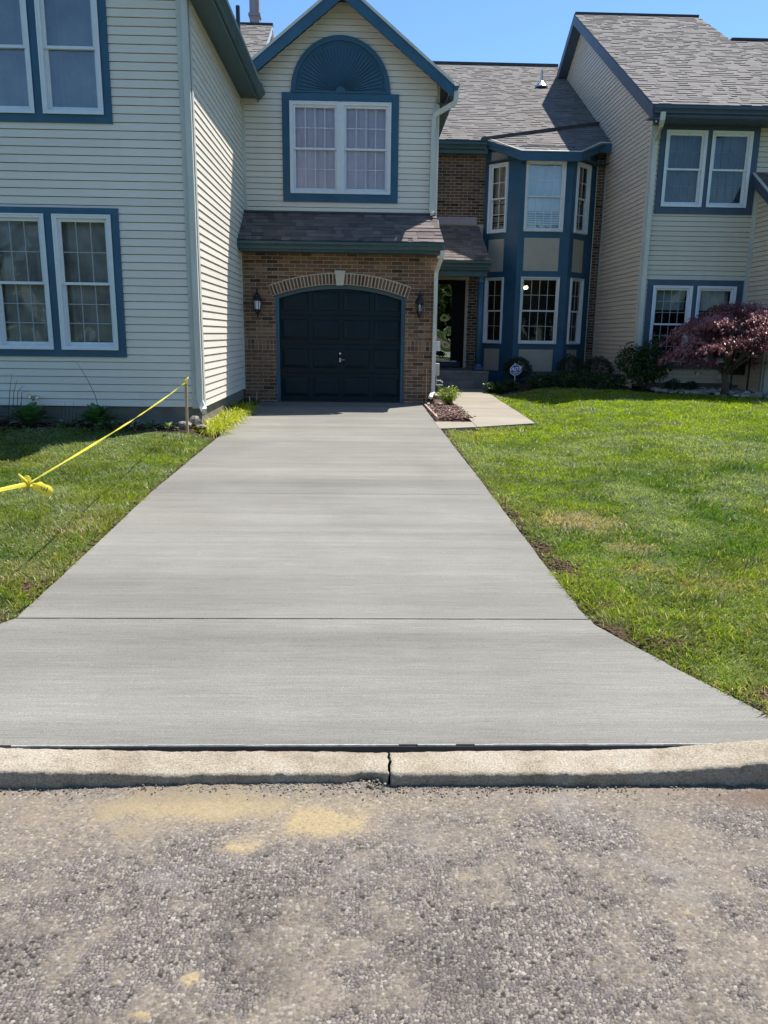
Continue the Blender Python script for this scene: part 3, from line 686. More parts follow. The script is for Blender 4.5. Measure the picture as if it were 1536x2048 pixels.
m=M(); m.hprism([(3.06,20.15),(3.76,19.63),(4.93,19.63),(5.62,20.15)],3.3,3.4); m.hprism([(3.06,20.15),(3.76,19.63),(4.93,19.63),(5.62,20.15)],.85,.9)
m.add([(3.0,20.19,.6),(5.7,20.19,.6),(5.7,20.19,6.1),(3.0,20.19,6.1)],[(0,1,2,3)]); m.build('room_interior','dark',MH)
m=M(); m.box(5.705,5.722,20.155,20.175,.6,5.95); m.build('corner_bead','almond',MH)
# porch
sq=.57; qs=math.hypot(1,sq)
roof(MH,(1.42,18.55,3.435),(1,0,0),(0,1,sq),[(0,-.03),(1.50,-.03),(1.44,1.64*qs),(0,1.64*qs)],('shingle2','teal','ridge'),expo=.135,name='porch_roof')
gutter(MH,FY(18.56),1.44,2.94,3.27,0,'teal',1.1)
m=M(); m.box(1.42,2.90,18.56,18.60,3.22,3.42); m.box(1.42,2.88,18.66,18.80,3.08,3.20); m.box(1.42,2.95,18.6,20.19,3.20,3.215)
m.box(2.885,2.91,18.6,20.19,3.215,3.44); m.build('porch_beam','teal',MH)
m=M(); m.box(2.64,2.88,18.68,18.92,.92,1.0); m.lathe((2.76,18.8,1.0),[(.105,0),(.105,.03),(.085,.05),(.085,.07)],18); m.lathe((2.76,18.8,1.06),[(.082,0),(.08,.9),(.07,1.88)],18); m.lathe((2.76,18.8,2.94),[(.07,0),(.082,.02),(.07,.04),(.07,.07),(.1,.10),(.1,.12)],18); m.box(2.65,2.87,18.69,18.91,3.055,3.085)
m.build('porch_column','blue',MH,True)
m=M(); m.box(1.42,2.99,18.6,20.2,.40,.91); m.box(1.42,2.62,18.25,18.6,.40,.70); m.box(1.42,3.0,18.58,18.62,.86,.92); m.build('porch_steps','porch',MH)
m=M(); m.fbox(F,1.42,2.66,3.09,3.2,0,.05); m.fbox(F,2.575,2.64,.93,3.09,0,.06); m.build('door_surround','cream',MH)
m=M(); m.fbox(F,1.62,1.70,.93,3.09,0,.04); m.fbox(F,2.24,2.575,.93,3.09,0,.04); m.fbox(F,1.70,2.24,2.98,3.09,0,.04); m.fbox(F,1.70,2.24,.93,1.06,0,.04); m.fbox(F,1.7,2.24,1.06,2.98,0,.005)
fd=m.build('front_door',plain('black_door',(.004,.004,.005),.6,.2,4,spec=.12),MH)
m=M(); m.fbox(F,1.70,2.24,1.10,2.98,.03,.035); m.build('glass','glass_door',fd)
m=M(); m.fbox(F,1.66,2.40,1.08,1.10,.04,.06); m.build('kick_rail','trimwhite',fd)
m=M(); m.fbox(F,1.64,2.5,.95,1.08,.04,.05); m.build('kick_plate','navy',fd)
# meter boxes on the garage corner
m=M(); m.box(1.41,1.50,15.3,15.5,1.44,1.62); m.build('junction_box','trimwhite',MH)
m=M(); m.box(1.41,1.50,15.3,15.5,.97,1.20); m.tube([(1.45,15.4,.97),(1.45,15.4,.78),(1.58,15.4,.78)],.012); m.tube([(1.45,15.4,.86),(1.53,15.4,.87),(1.58,15.4,.83)],.012); m.build('meter_box','almond',MH)

# ================================================ RIGHT TOWNHOUSE
RH=thing('townhouse',(9,19,.6),'right townhouse with shaded beige siding, grey blue trim and a steep grey shingle roof','townhouse','row of cream sided townhouses')
F=FY(17.1); XR=5.93
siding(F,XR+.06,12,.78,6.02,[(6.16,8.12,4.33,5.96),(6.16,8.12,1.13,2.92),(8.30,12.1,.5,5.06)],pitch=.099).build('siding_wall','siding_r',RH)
ra=lambda z:23.25-(10.09-z)/.59
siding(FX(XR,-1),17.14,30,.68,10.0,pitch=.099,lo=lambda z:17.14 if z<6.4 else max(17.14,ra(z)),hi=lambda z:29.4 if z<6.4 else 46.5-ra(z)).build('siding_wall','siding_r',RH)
m=M(); m.fbox(F,XR-.005,XR+.085,.75,6.0,0,.022); m.fbox(FX(XR,-1),17.08,17.17,.65,6.35,0,.022); m.build('corner_trim','almond',RH); m=M(); m.fbox(FX(XR,-1),20.10,20.19,.65,6.3,0,.02); m.build('corner_trim','almond',RH)
m=M(); m.fbox(F,8.19,8.29,.75,5.0,0,.02); m.build('corner_trim','almond',RH)
m=M(); m.box(XR+.02,12,17.13,17.5,.3,.78); m.box(XR+.02,XR+.3,17.13,28,.3,.69); m.build('foundation','concrete_old',RH)
for (z0,z1,c0,c1) in ((4.285,6.0,4.43,5.9),(1.08,2.96,1.235,2.83)):
    wn=surround(RH,F,6.10,8.17,z0,z1,[(6.22,7.068,c0,c1),(7.177,8.018,c0,c1)],'bluegrey',label='lower grey blue window pair behind the maple' if z0<2 else 'upper grey blue window pair')
    for q,(a0,a1) in enumerate(((6.22,7.068),(7.177,8.018))):
        if z0>2:
            def bh(w_,F_,x0,x1,y0,y1): sheet(F_,x0-.02,x1+.02,y0,y1,-.2,.02,30,q).build('curtain','curtain_n',w_)
            sashes(wn,F,a0,a1,c0,c1,4,2,2,behind=bh,glass='glass_mid',grid=.010,gridmat='gridnavy')
        else:
            def bh(w_,F_,x0,x1,y0,y1): sheet(F_,x0,x1,y1-.45,y1,-.2,.02,24,q).build('valance','curtain_d',w_)
            sashes(wn,F,a0,a1,c0,c1,4,3,3,behind=bh,grid=.012,gridmat='griddim')
    niche(RH,F,6.15,8.1,z0,z1,1.2)
s59=math.hypot(1,.59); Y0=16.42; Z0=10.24-.59*(23.25-Y0); l1=(23.25-Y0)*s59; l2=(21.05-Y0)*s59
roof(RH,(5.66,Y0,Z0),(1,0,0),(0,1,.59),[(0,0),(3.40,0),(3.40,l1),(0,l1)],('shingle','bluegrey','ridge'))
roof(RH,(5.66,Y0,Z0),(1,0,0),(0,1,.59),[(3.40,0),(8.5,0),(8.5,l2),(3.40,l2)],('shingle','bluegrey','ridge'))
roof(RH,(5.66,46.5-Y0,Z0),(1,0,0),(0,-1,.59),[(0,0),(3.40,0),(3.40,l1),(0,l1)],('shingle','bluegrey','ridge'),expo=.5)
m=M(); m.box(5.68,9.05,23.18,23.32,10.22,10.275); m.box(9.07,14,20.98,21.12,8.93,8.985); m.build('ridge_cap','ridge',RH)
m=M()
for sg in(-1,1):
    e=(23.25-Y0)
    m.fprism(FX(5.665,-1),[(23.25,10.215),(23.25+sg*e,10.215-e*.59),(23.25+sg*e,9.98-e*.59),(23.25+sg*(e-.02),9.97-e*.59),(23.25,9.98)],-.02,.012)
    m.fprism(FX(5.668,-1),[(23.25,10.0),(23.25+sg*e,10.0-e*.59),(23.25+sg*e,9.975-e*.59),(23.25,9.975)],-.255,-.021)
m.build('rake_board','bluegrey',RH)
m=M(); m.hprism([(5.90,16.46),(14,16.46),(14,17.1),(5.90,17.1)],5.985,6.0); m.box(5.67,14,16.455,16.475,5.995,6.2); m.box(5.675,5.90,16.476,16.80,6.0,6.012); m.build('soffit','bluegrey',RH)
gutter(RH,FY(16.453),5.69,14,6.05,0,'bluegrey')
downspout(RH,[(5.86,16.38,6.06),(5.86,16.39,5.93),(5.885,16.5,5.86),(5.975,16.98,5.70),(5.985,17.03,5.6),(5.985,17.04,.95),(5.98,17.0,.85),(6.0,16.85,.80)],w=(.045,.034))
# projecting wing at the right edge
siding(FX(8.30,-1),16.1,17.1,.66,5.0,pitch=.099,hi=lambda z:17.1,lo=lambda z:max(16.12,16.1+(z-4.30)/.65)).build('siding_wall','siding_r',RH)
m=M(); m.box(8.3,12,16.12,16.2,.5,4.4); m.fbox(FX(8.30,-1),16.06,16.14,.5,4.3,0,.02); m.build('wing_wall','cream',RH)
s65=math.hypot(1,.65)
roof(RH,(8.14,15.75,5.12-.65*1.35),(1,0,0),(0,1,.65),[(0,0),(4,0),(4,1.34*s65),(0,1.34*s65)],('shingle2','bluegrey','ridge'),name='pent_roof')
m=M(); m.fprism(FX(8.14,-1),[(17.09,5.10),(15.75,5.10-1.34*.65),(15.75,4.90-1.34*.65),(17.09,4.86)],-.03,.02)
m.build('rake_board','bluegrey',RH)
m=M(); m.fprism(FX(8.12,-1),[(17.09,5.135),(15.75,5.135-1.34*.65),(15.75,5.105-1.34*.65),(17.09,5.105)],-.03,.02); m.build('drip_edge','almond',RH)
m=M(); m.box(8.02,8.27,16.78,16.98,.98,1.45); m.tube([(8.27,16.6,.66),(8.27,16.6,1.55),(8.1,16.6,1.55)],.02); m.tube([(8.05,16.9,.66),(8.05,16.9,1.0)],.018); m.build('meter_box','black',RH)
m=M(); m.box(7.72,7.80,17.03,17.08,1.20,1.28); m.box(7.82,7.89,17.03,17.08,.88,.96); m.build('outlet_cover','trimwhite',RH)
# lit lamp in the bay
lm,ln,lb=nodes('lamp_glow'); lb.inputs['Emission Color'].default_value=(1,.82,.5,1); lb.inputs['Emission Strength'].default_value=4; lb.inputs['Base Color'].default_value=(.9,.8,.6,1)
MT['glow']=lm
PL=thing('pendant_lamp',(3.98,19.75,2.85),'small lit pendant lamp glowing behind the lower front bay window','lamp')
m=M(); m.tube([(3.98,19.75,2.98),(3.98,19.75,3.28)],.008); m.build('rod','black',PL)
for dx in (-.055,.03,.07): 
    m=M(); m.lathe((3.965+dx,19.75,2.855+.02*abs(dx)*10),[(.004,0),(.03,.02),(.036,.045),(.02,.075),(.006,.085)],10); m.build('bulb','glow',PL,True)
#@@GROUND@@
# ================================================ GROUND, ROAD, KERB, DRIVEWAY
def S(o,nm=None): o['kind']='structure'; return o
m=M(); m.add([(-400,-400,-.25),(400,-400,-.25),(400,400,-.25),(-400,400,-.25)],[(0,1,2,3)]); S(m.build('ground','lawn'))
# far side lawn, behind the camera
m=M(); m.add([(-80,-60,.1),(80,-60,.1),(80,-6.6,.1),(-80,-6.6,.1)],[(0,1,2,3)]); S(m.build('verge','lawn'))
# --- road : coarse apron round a finely modelled patch of chippings
hx=.0029; xs=np.arange(-1.62,2.02,hx); ys=np.arange(1.22,2.752,hx); XX,YY=np.meshgrid(xs,ys)
x=XX.ravel();y=YY.ravel(); cs=.0094
def hsh(a,b,k):
    n=(a*374761393+b*668265263+k*2246822519)&0x7fffffff; n=((n^(n>>13))*1274126177)&0x7fffffff; return ((n^(n>>16))&0xffff)/65535.
x0_=x; x=x/1.25; ci=np.floor(x/cs).astype(np.int64); cj=np.floor(y/cs).astype(np.int64)
f1=np.full(x.shape,9.);f2=np.full(x.shape,9.);bi=ci.copy();bj=cj.copy();bdx=np.zeros(x.shape);bdy=np.zeros(x.shape)
for di in(-1,0,1):
    for dj in(-1,0,1):
        a=ci+di;b=cj+dj; px=(a+.1+.8*hsh(a,b,1))*cs; py=(b+.1+.8*hsh(a,b,2))*cs
        dx=x-px; dy=y-py; d=np.hypot(dx,dy)/cs/(.75+.5*hsh(a,b,6))
        up=d<f1; f2=np.where(up,f1,np.minimum(f2,d)); bi=np.where(up,a,bi);bj=np.where(up,b,bj);bdx=np.where(up,dx,bdx);bdy=np.where(up,dy,bdy);f1=np.where(up,d,f1)
x=x0_; edge=np.clip((f2-f1-.05)/.20,0,1); edge=edge*edge*(3-2*edge)
hr=hsh(bi,bj,3); tx=(hsh(bi,bj,4)-.5)*.5; ty=(hsh(bi,bj,5)-.35)*.76
dist=np.clip(f1,0,1)
pit=hsh(bi,bj,11)<.035; edge=np.where(pit,edge*.12,edge)
h=edge*(.0032+.0012*hr)+edge*(bdx*tx+bdy*ty)
def blob(cx,cy,rx,ry,a=1): 
    wx=(fbm(x,y,9,5)-.5)*.12; wy=(fbm(x,y,9,9)-.5)*.08
    return a*np.exp(-(((x-cx+wx)/rx)**2+((y-cy+wy)/ry)**2))
yel=blob(-.12,2.50,.15,.075,1.45)+blob(-.40,2.40,.10,.045,.8)+blob(-.5,2.60,.6,.08,.28)+blob(-.47,2.375,.05,.02,1)+blob(.12,2.62,.5,.08,.22)+blob(-.6,2.6,.35,.09,.4)
yel+=blob(-.47,1.815,.028,.014,2.2)+blob(.65,2.38,.05,.03,.45)+blob(1.01,2.04,.03,.012,.8)+blob(.02,2.33,.05,.02,.3)+blob(-1.3,2.3,.03,.02,.6)+blob(.35,2.2,.03,.02,.5)+blob(-.55,1.7,.02,.01,1)+blob(-.9,2.5,.25,.12,.2)
big=fbm(x,y,2.3,21,5); mid=fbm(x,y,11,31,3)
sand=np.clip((big-.5)*2.6+.24+(mid-.5)*1.6,0,1)*.62+np.clip((y-2.52)/.22,0,1)*.30+np.clip(yel,0,1)*.85
sand=np.clip(sand,0,1)
fill=.0003+.0050*sand
hh=np.maximum(h,fill*(.9+.3*fbm(x,y,180,3,2)))
covered=np.clip((hh-h)/.0010,0,1)
grit=np.clip((y-2.63)/.11,0,1)*fbm(x,y,60,77,3)
hh=hh+np.clip((y-2.64)/.09,0,1)*np.clip((.12-x)/.1,0,1)*np.clip((x+1.2)/.5,0,1)*.013+grit*.006+(fbm(x,y,1.5,8)-.5)*.012
pal=np.array([(.105,.098,.094),(.145,.134,.124),(.175,.16,.143),(.125,.113,.115),(.155,.138,.135),(.19,.172,.15),(.12,.112,.108),(.235,.222,.20)])
pal=pal*np.array([1.03,.98,.94]); cidx=(hsh(bi,bj,7)*len(pal)*.999).astype(int); sc_=pal[cidx]*(.8+.5*hsh(bi,bj,8))[:,None]*1.0
rec=np.array([.010,.009,.008]); C=rec+(sc_-rec)*edge[:,None]
dust=np.array([.185,.150,.106])*(.72+.5*fbm(x,y,240,2,2))[:,None]; yc=np.array([.29,.225,.125])*(.75+.45*fbm(x,y,150,4,2))[:,None]
yk=np.clip(yel*1.1,0,1)[:,None]; dust=dust+(yc-dust)*yk
C=C+(dust-C)*(np.clip(covered*.82+.42*sand,0,1)[:,None])
dark=np.clip((fbm(x,y,3.1,50,4)-.52)*5,0,1)*np.clip((2.3-y)/.4,0,1); C*=(1-.28*dark)[:,None]
wht=np.clip((fbm(x*.7+y*.9,y-x*.3,5,61,4)-.62)*6,0,1); C=C+(np.array([.24,.23,.22])-C)*(wht*.22)[:,None]
brn=blob(1.75,2.66,.35,.07,1); C=C+(np.array([.12,.08,.055])-C)*np.clip(brn,0,.8)[:,None]
V=np.stack([x,y,hh-.004],1); ny,nx=XX.shape
i=np.arange(ny-1)[:,None]*nx+np.arange(nx-1)[None,:]; Fq=np.stack([i,i+1,i+nx+1,i+nx],-1).reshape(-1,4)
rx0,rx1,ry0,ry1=xs[0],xs[-1],ys[0],ys[-1]; k=len(V)
B=np.array([(-80,-6.5,-.001),(80,-6.5,-.001),(80,ry0+.004,-.001),(-80,ry0+.004,-.001),(-80,ry0+.004,-.0012),(rx0+.003,ry0+.004,-.0012),(rx0+.003,2.752,-.0012),(-80,2.752,-.0012),(rx1-.003,ry0+.004,-.0012),(80,ry0+.004,-.0012),(80,2.752,-.0012),(rx1-.003,2.752,-.0012)],float)
Fq=np.concatenate([Fq,k+np.array([[0,1,2,3],[4,5,6,7],[8,9,10,11]])]); V=np.concatenate([V,B]); C=np.concatenate([C,np.tile([.125,.112,.098],(12,1))])
S(arrmesh('road',V,Fq,'road',C))
# --- kerb, two lengths meeting at a broken joint
kz=lambda x_: np.interp(x_,[-6,-2.9,-1.5,-.8,.9,1.25,1.8,2.5,6],[.15,.15,.078,.060,.058,.068,.118,.155,.155])
def kerb(x0,x1,e0,e1):
    st=np.concatenate([np.arange(max(x0,-3),min(x1,3.5),.012),[min(x1,3.5)]]); 
    if x0<-3: st=np.concatenate([[x0,-10,-5],st])
    if x1>3.5: st=np.concatenate([st,[5,10,x1]])
    rows=[]
    for q,X in enumerate(st):
        t=float(kz(X)); P=[(2.744,-.06),(2.743,.004),(2.742,t*.45),(2.743,t-.012),(2.748,t-.003),(2.762,t),(2.80,t+.001),(2.83,t+.001),(2.865,t),(2.902,t-.001),(2.915,t-.003),(2.920,t-.02),(2.921,-.06)]
        n1=float(fbm(np.array([X]),np.array([0.]),14,3)[0])-.5; rr=[]
        for j,(yy,zz) in enumerate(P):
            jit=float(fbm(np.array([X]),np.array([j*.9]),38,4)[0])-.5
            dy=(.022*n1+.013*jit)*(1 if j<6 else .25); dz=(.008*jit if 2<=j<=11 else 0)
            if j>=9 : dy-=.012*math.exp(-((X-.12)/.25)**2)
            if -.06<X<.115 and 1<=j<=5:                # broken lower lip left of the joint
                s_=math.sin((X+.06)/.175*math.pi); dy+=.035*s_*(1-.1*j); 
                if j>=3: dz-=.006*s_
            xx=X
            if e1 and q>=len(st)-1: xx+=.010*(random.random()-.6)
            if e0 and q==0: xx+=.010*(random.random()-.4)
            rr.append((xx,yy+dy,zz+dz))
        rows.append(rr)
    m=M(); K=len(rows[0]); vs=[p for r_ in rows for p in r_]
    fs=[(a*K+b,(a+1)*K+b,(a+1)*K+b+1,a*K+b+1) for a in range(len(rows)-1) for b in range(K-1)]+[tuple(range(K)),tuple(range(len(vs)-1,len(vs)-K-1,-1))]
    m.add(vs,fs); return m
S(kerb(-30,.113,0,1).build('kerb','curb',None,True)); S(kerb(.124,30,1,0).build('kerb','curb',None,True))
# --- driveway slabs
m=M()
def strip(y0,y1,th=.1):
    yy=sorted([y0,y1]+[q for q in (3.15,3.6,4.05,4.3,7.26,10,13.4) if y0<q<y1]+[y0+k*.23 for k in range(1,60) if y0+k*.23<y1-.05])
    poly=[(DR(q)+random.uniform(-.005,.005),q) for q in yy]+[(DL(q)+random.uniform(-.005,.005),q) for q in yy[::-1]]; z=[float(zdrive(q)) for _,q in poly]
    m.hprism(poly,[a-th for a in z],z)
strip(4.128,7.256); strip(7.262,15.26)
strip(2.934,4.114)
m.mi=1
for k in range(60):
    xa=-2.8+k*.08; zz=float(zdrive(2.93)); 
    if xa<1.98 and random.random()<.86: m.box(xa,xa+.08,2.928+random.random()*.002,2.9335,zz-.007,zz+.0015-random.random()*.002)
    if -1.9<xa<1.2 and random.random()<.6: zz=float(zdrive(4.12)); m.box(xa,xa+.08,4.1142,4.1165+random.random()*.001,zz-.02,zz-.001)
m.mi=2; m.box(-2.84,2.01,2.9285,2.9338,-.05,float(zdrive(2.93))-.0072); m.box(-1.95,1.29,4.10,4.14,.0,.165); m.box(-2.0,1.25,7.24,7.28,.1,.245); m.box(-2.8,2,2.90,2.96,-.1,.02)  # dark joint fills; slab face at the kerb gap has its shade painted dark
dr=m.build('driveway',['drive',plain('dried_sealant',(.36,.36,.35),.8,.3,30),'ridge']); S(dr)
# --- front walk
m=M(); zw=lambda q: float(zdrive(q))+.004
def slab(p): z=[zw(b) for a,b in p]; m.hprism(p,[q-.09 for q in z],z)
slab([(1.175,11.70),(1.775,11.93),(1.775,12.52),(1.165,12.50)])
yy=[None,13.2,14.4,15.6,16.8,18.24]
slab([(1.785,11.935),(2.79,12.42),(2.80,13.192),(1.785,13.192)])
for a,b in zip(yy[1:],yy[2:]): slab([(1.785,a+.004),(2.80,a+.004),(2.81,b-.004),(1.785,b-.004)])
m.box(1.44,1.785,16.6,18.24,.3,.485)
S(m.build('walkway','walk'))

# --- lawn soil
gx=np.concatenate([[-90,-50,-25,-14,-10],np.arange(-8,11.01,.085),[12,14,20,40,90]]); gy=np.concatenate([np.arange(2.912,21,.085),[22,26,34,60,200,400]])
XX,YY=np.meshgrid(gx,gy); x=XX.ravel();y=YY.ravel(); z=zg(x,y)+(fbm(x,y,2.2,3)-.5)*.03+(fbm(x,y,11,4,2)-.5)*.016
dl=np.interp(y,[2.93,4.12,7.26,13.4,15.2],[-2.85,-1.92,-2.005,-1.985,-1.98]); drr=np.interp(y,[2.93,3.15,3.6,4.05,4.3,7.2,14.8,15.2],[2.02,1.84,1.56,1.31,1.285,1.249,1.15,1.15])
ind=(x>dl+.005)&(x<drr-.005)&(y<15.25); z=np.where(ind,z-.085,z)
z=np.where((x>1.13)&(x<2.86)&(y>11.62)&(y<19),z-.06,z); z=np.where(y<2.92,np.minimum(z,kz(x)-.02),z)
DIRT=[(1.37,5.55,.06,.22,1),(1.40,5.05,.07,.16,.9),(1.50,4.35,.09,.10,.7),(1.64,3.84,.12,.055,.9),(1.42,3.98,.05,.08,.8),(1.93,3.28,.09,.06,.7),(1.33,6.6,.035,.5,.5),(-2.08,4.65,.07,.10,1),(-2.06,4.1,.08,.13,1),(1.22,9.0,.03,.8,.3)]
DRY=[(1.85,6.35,.36,.30,1.2),(2.05,5.6,.22,.18,.7),(1.95,5.05,.20,.14,.55),(2.3,4.7,.35,.2,.35),(-2.3,6.1,.2,.5,.5),(-2.35,4.9,.3,.3,.5),(2.1,3.3,.2,.2,.7)]
def blobs(L,x,y): return np.clip(sum(a*np.exp(-(((x-cx)/rx)**2+((y-cy)/ry)**2)) for cx,cy,rx,ry,a in L),0,1)
def edgedist(x,y):
    dl=np.interp(y,[2.93,4.12,7.26,13.4,15.2],[-2.85,-1.92,-2.005,-1.985,-1.98]); dr_=np.interp(y,[2.93,3.15,3.6,4.05,4.3,7.2,14.8,15.2],[2.02,1.84,1.56,1.31,1.285,1.249,1.15,1.15])
    return np.where(x>0,x-dr_,dl-x)
def bedmask(x,y):
    left=(x<-2.0)&(y>10.62-.12*np.sin(x*2))
    side=(x<-1.9)&(x>-2.4)&(y>10.75)
    rb=np.interp(x,[2.8,3.2,4,5.2,6.2,7.2,7.9,8.6,9.4,12],[16.9,16.9,17.0,16.75,15.9,15.7,15.25,14.4,14.0,13.9])
    return left|side|((x>2.9)&(y>rb))
bed=bedmask(x,y); e=edgedist(x,y)
g=np.array([.060,.085,.022])[None]*(.7+.7*fbm(x,y,3,9))[:,None]; soil=np.array([.085,.055,.036])[None]*(.6+.9*fbm(x,y,22,13,3))[:,None]; dry=np.array([.21,.15,.09])[None]*(.6+.8*fbm(x,y,14,15,3))[:,None]
kd=np.clip(blobs(DIRT,x,y)*1.3+np.clip(1-e/.07,0,1)*.9*(fbm(x,y,6,17)>.42),0,1); ky=blobs(DRY,x,y)*np.clip((fbm(x,y,7,19)-.35)*4,0,1)
C=g+(dry-g)*ky[:,None]; C=C+(soil-C)*kd[:,None]; C=np.where(bed[:,None],np.array([.045,.032,.024])*(.6+.9*fbm(x,y,20,23,3))[:,None],C); C=np.where(((y>11.6)&(x>1.1)&(x<1.85)&(y<18.6))[:,None],np.array([.10,.06,.05]),C)
V=np.stack([x,y,z],1); ny,nx=XX.shape; i=np.arange(ny-1)[:,None]*nx+np.arange(nx-1)[None,:]; Fq=np.stack([i,i+1,i+nx+1,i+nx],-1).reshape(-1,4)
S(arrmesh('lawn',V,Fq,'lawnv',C,smooth=True))

# --- grass blades
GR=[]
def grass_cols(x,y):
    n=len(x); a=fbm(x,y,.9,41,4); b=fbm(x,y,2.7,43,4); c=fbm(x,y,.35,47,2)
    dull=np.array([.15,.175,.045]); deep=np.array([.055,.11,.012]); lime=np.array([.18,.255,.004]); blu=np.array([.185,.225,.14]); straw=np.array([.26,.215,.14])
    col_=deep+(dull-deep)*np.clip((a-.3)*2.6,0,1)[:,None]
    far=np.clip((y-8.0)/6,0,1)*np.clip((x-.5)/2.5,0,1)
    col_=col_+(lime-col_)*np.clip(far*1.15+(b-.5)*2.4,0,1)[:,None]*.92
    col_=col_+(blu-col_)*np.clip((fbm(x,y,1.6,53,4)-.52)*7,0,1)[:,None]*.8
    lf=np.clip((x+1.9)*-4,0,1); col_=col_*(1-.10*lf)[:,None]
    yb=np.exp(-(((x-1.75)/.35)**2+((y-11.4)/.5)**2)); col_=col_+(np.array([.30,.30,.05])-col_)*(yb*.6)[:,None]
    k=(blobs(DRY,x,y)*.9+.06+.10*np.clip(1-edgedist(x,y)/.5,0,1)+.13*np.clip((6-y)/3,0,1)*(x>0))>rng.random(n)
    col_=np.where(k[:,None],straw*(.7+.6*rng.random(n))[:,None],col_)
    return col_*np.array([1.5,1.42,1.15])*(.42+1.0*rng.random(n))[:,None]
yb=2.96
while yb<17.6:
    dyb=.25; yc_=yb+dyb/2; dens=15500*(3.4/max(yc_,3.4))**1.42
    for side in (0,1):
        x0,x1=(1.15,.55*yc_+.55) if side else (-(.53*yc_+.55),-1.88)
        if side==0 and yb>11.1: continue
        if x1<=x0: continue
        n=int(dens*(x1-x0)*dyb); x=rng.uniform(x0,x1,n); y=rng.uniform(yb,yb+dyb,n)
        e=edgedist(x,y)
        keep=(e>-.002+.035*vnoise(x,y,9,3))&~bedmask(x,y)&~((x<2.84)&(x>1.1)&(y>11.66+.30*np.clip((x-1.15)/1.65,0,1)*1.9)&(y<18.3)&(x>0))
        keep&=~((y<2.93)|((x>1.1)&(x<1.75)&(y>11.6)))
        pd=np.clip(1-1.1*blobs(DIRT,x,y)-.42*blobs(DRY,x,y)-.45*np.clip(1-e/.10,0,1),0.02,1)*np.clip(.30+1.8*fbm(x,y,5,71,3),0,1)
        keep&=rng.random(n)<pd
        x=x[keep];y=y[keep];n=len(x)
        if n==0: continue
        th=rng.uniform(0,2*math.pi,n); cl=fbm(x,y,6,81,2)*9+rng.normal(0,.9,n)
        lean=rng.uniform(.25,1.05,n); lx=np.cos(cl)*lean-np.clip(1-e[keep]/.09,0,1)*.8*(1 if side else -1); d=unit(np.stack([lx,np.sin(cl)*lean,np.ones(n)],1)); sd=unit(np.stack([np.cos(th),np.sin(th),.2*rng.normal(size=n)],1))
        k=(yc_/4)**.5 if yc_>4 else 1
        tuft=np.clip(fbm(x,y,4.5,91,3)*3-.9,.05,1.3)
        L=rng.uniform(.028,.074,n)*(.66+.7*tuft)*(1.0 if yc_>4 else .92); W=rng.uniform(.0028,.0062,n)*k*1.1
        base=np.stack([x,y,zg(x,y)+(fbm(x,y,2.2,3)-.5)*.03-.004],1)
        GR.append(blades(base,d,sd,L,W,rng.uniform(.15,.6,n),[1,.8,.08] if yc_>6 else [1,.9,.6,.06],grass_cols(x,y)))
    yb+=dyb
V,Fq,C=merge(GR); g=arrmesh('grass',V,Fq,'grass',C); tag(g,'mown spring grass of the front lawns, thinner and dry beside the driveway','grass',kind='stuff'); print('grass verts',len(V))

# ================================================ PLANTS
def rnd(n,a,b): return rng.uniform(a,b,n)
def leafball(c,r,n,L,W,cols,shell=.55,seed=1,droop=.3,prof=(.12,.9,1,.06),lump=.35,flat=.0,floor=None):
    u=unit(rng.normal(size=(n,3))); u[:,2]=np.abs(u[:,2])*np.where(rng.random(n)<.72,1,-.6)
    rr=rnd(n,shell,1)**.6*(1-lump+2*lump*vnoise(u[:,0]*3+seed*5,u[:,1]*3+u[:,2]*4,1.3,seed))
    P=np.array(c)+u*rr[:,None]*np.array(r)
    if floor is not None: P[:,2]=np.maximum(P[:,2],floor+rnd(n,0,.05))
    d=unit(u+rng.normal(size=(n,3))*.75+np.array([0,0,flat])); s_=unit(np.cross(d,unit(rng.normal(size=(n,3)))))
    cc=np.array(cols)[rng.integers(0,len(cols),n)]*(.7+.6*rng.random(n))[:,None]
    return blades(P,d,s_,rnd(n,.7,1.25)*L,rnd(n,.75,1.2)*W,np.full(n,droop),list(prof),cc)
def stems(c,r,n,rad=.008,top=.7):
    m=M()
    for k in range(n):
        a=random.uniform(0,6.28); q=random.uniform(.2,.9)
        m.tube([(c[0]+.03*math.cos(a),c[1]+.03*math.sin(a),c[2]),(c[0]+r[0]*.4*q*math.cos(a),c[1]+r[1]*.4*q*math.sin(a),c[2]+r[2]*.6),(c[0]+r[0]*.8*q*math.cos(a),c[1]+r[1]*.8*q*math.sin(a),c[2]+r[2]*(1+top*.6))],[rad,rad*.7,rad*.3],5)
    return m
def shrub(name,c,r,n,L,W,cols,label,cat='shrub',group=None,lump=.35,ns=7,**k):
    z0=float(zg(c[0],c[1])); t=thing(name,(c[0],c[1],z0),label,cat,group)
    v,f_,cc=leafball((c[0],c[1],z0+r[2]*.95),r,n,L,W,cols,lump=lump,floor=z0+.02,seed=int(c[0]*7)%11,**k)
    o=arrmesh('foliage',v,f_,'leaf',cc,t); stems((c[0],c[1],z0-.02),r,ns).build('stem','twig',t); return t
DG=[(.020,.038,.014),(.026,.05,.016),(.035,.06,.02)]
shrub('boxwood_shrub',(3.72,18.75),(.34,.30,.33),3800,.028,.017,DG,'round clipped dark shrub directly behind the small blue yard sign',group='shrubs in front of the bay window',lump=.12)
shrub('boxwood_shrub',(4.98,18.72),(.34,.32,.33),3600,.028,.017,DG,'round dark shrub under the right angled bay window','shrub','shrubs in front of the bay window',lump=.15)
shrub('boxwood_shrub',(5.42,18.0),(.36,.34,.33),3600,.028,.017,[(.022,.034,.018),(.03,.045,.022)],'low dark purple green shrub between the bay and the tall leafy bush','shrub','shrubs in front of the bay window',lump=.2)
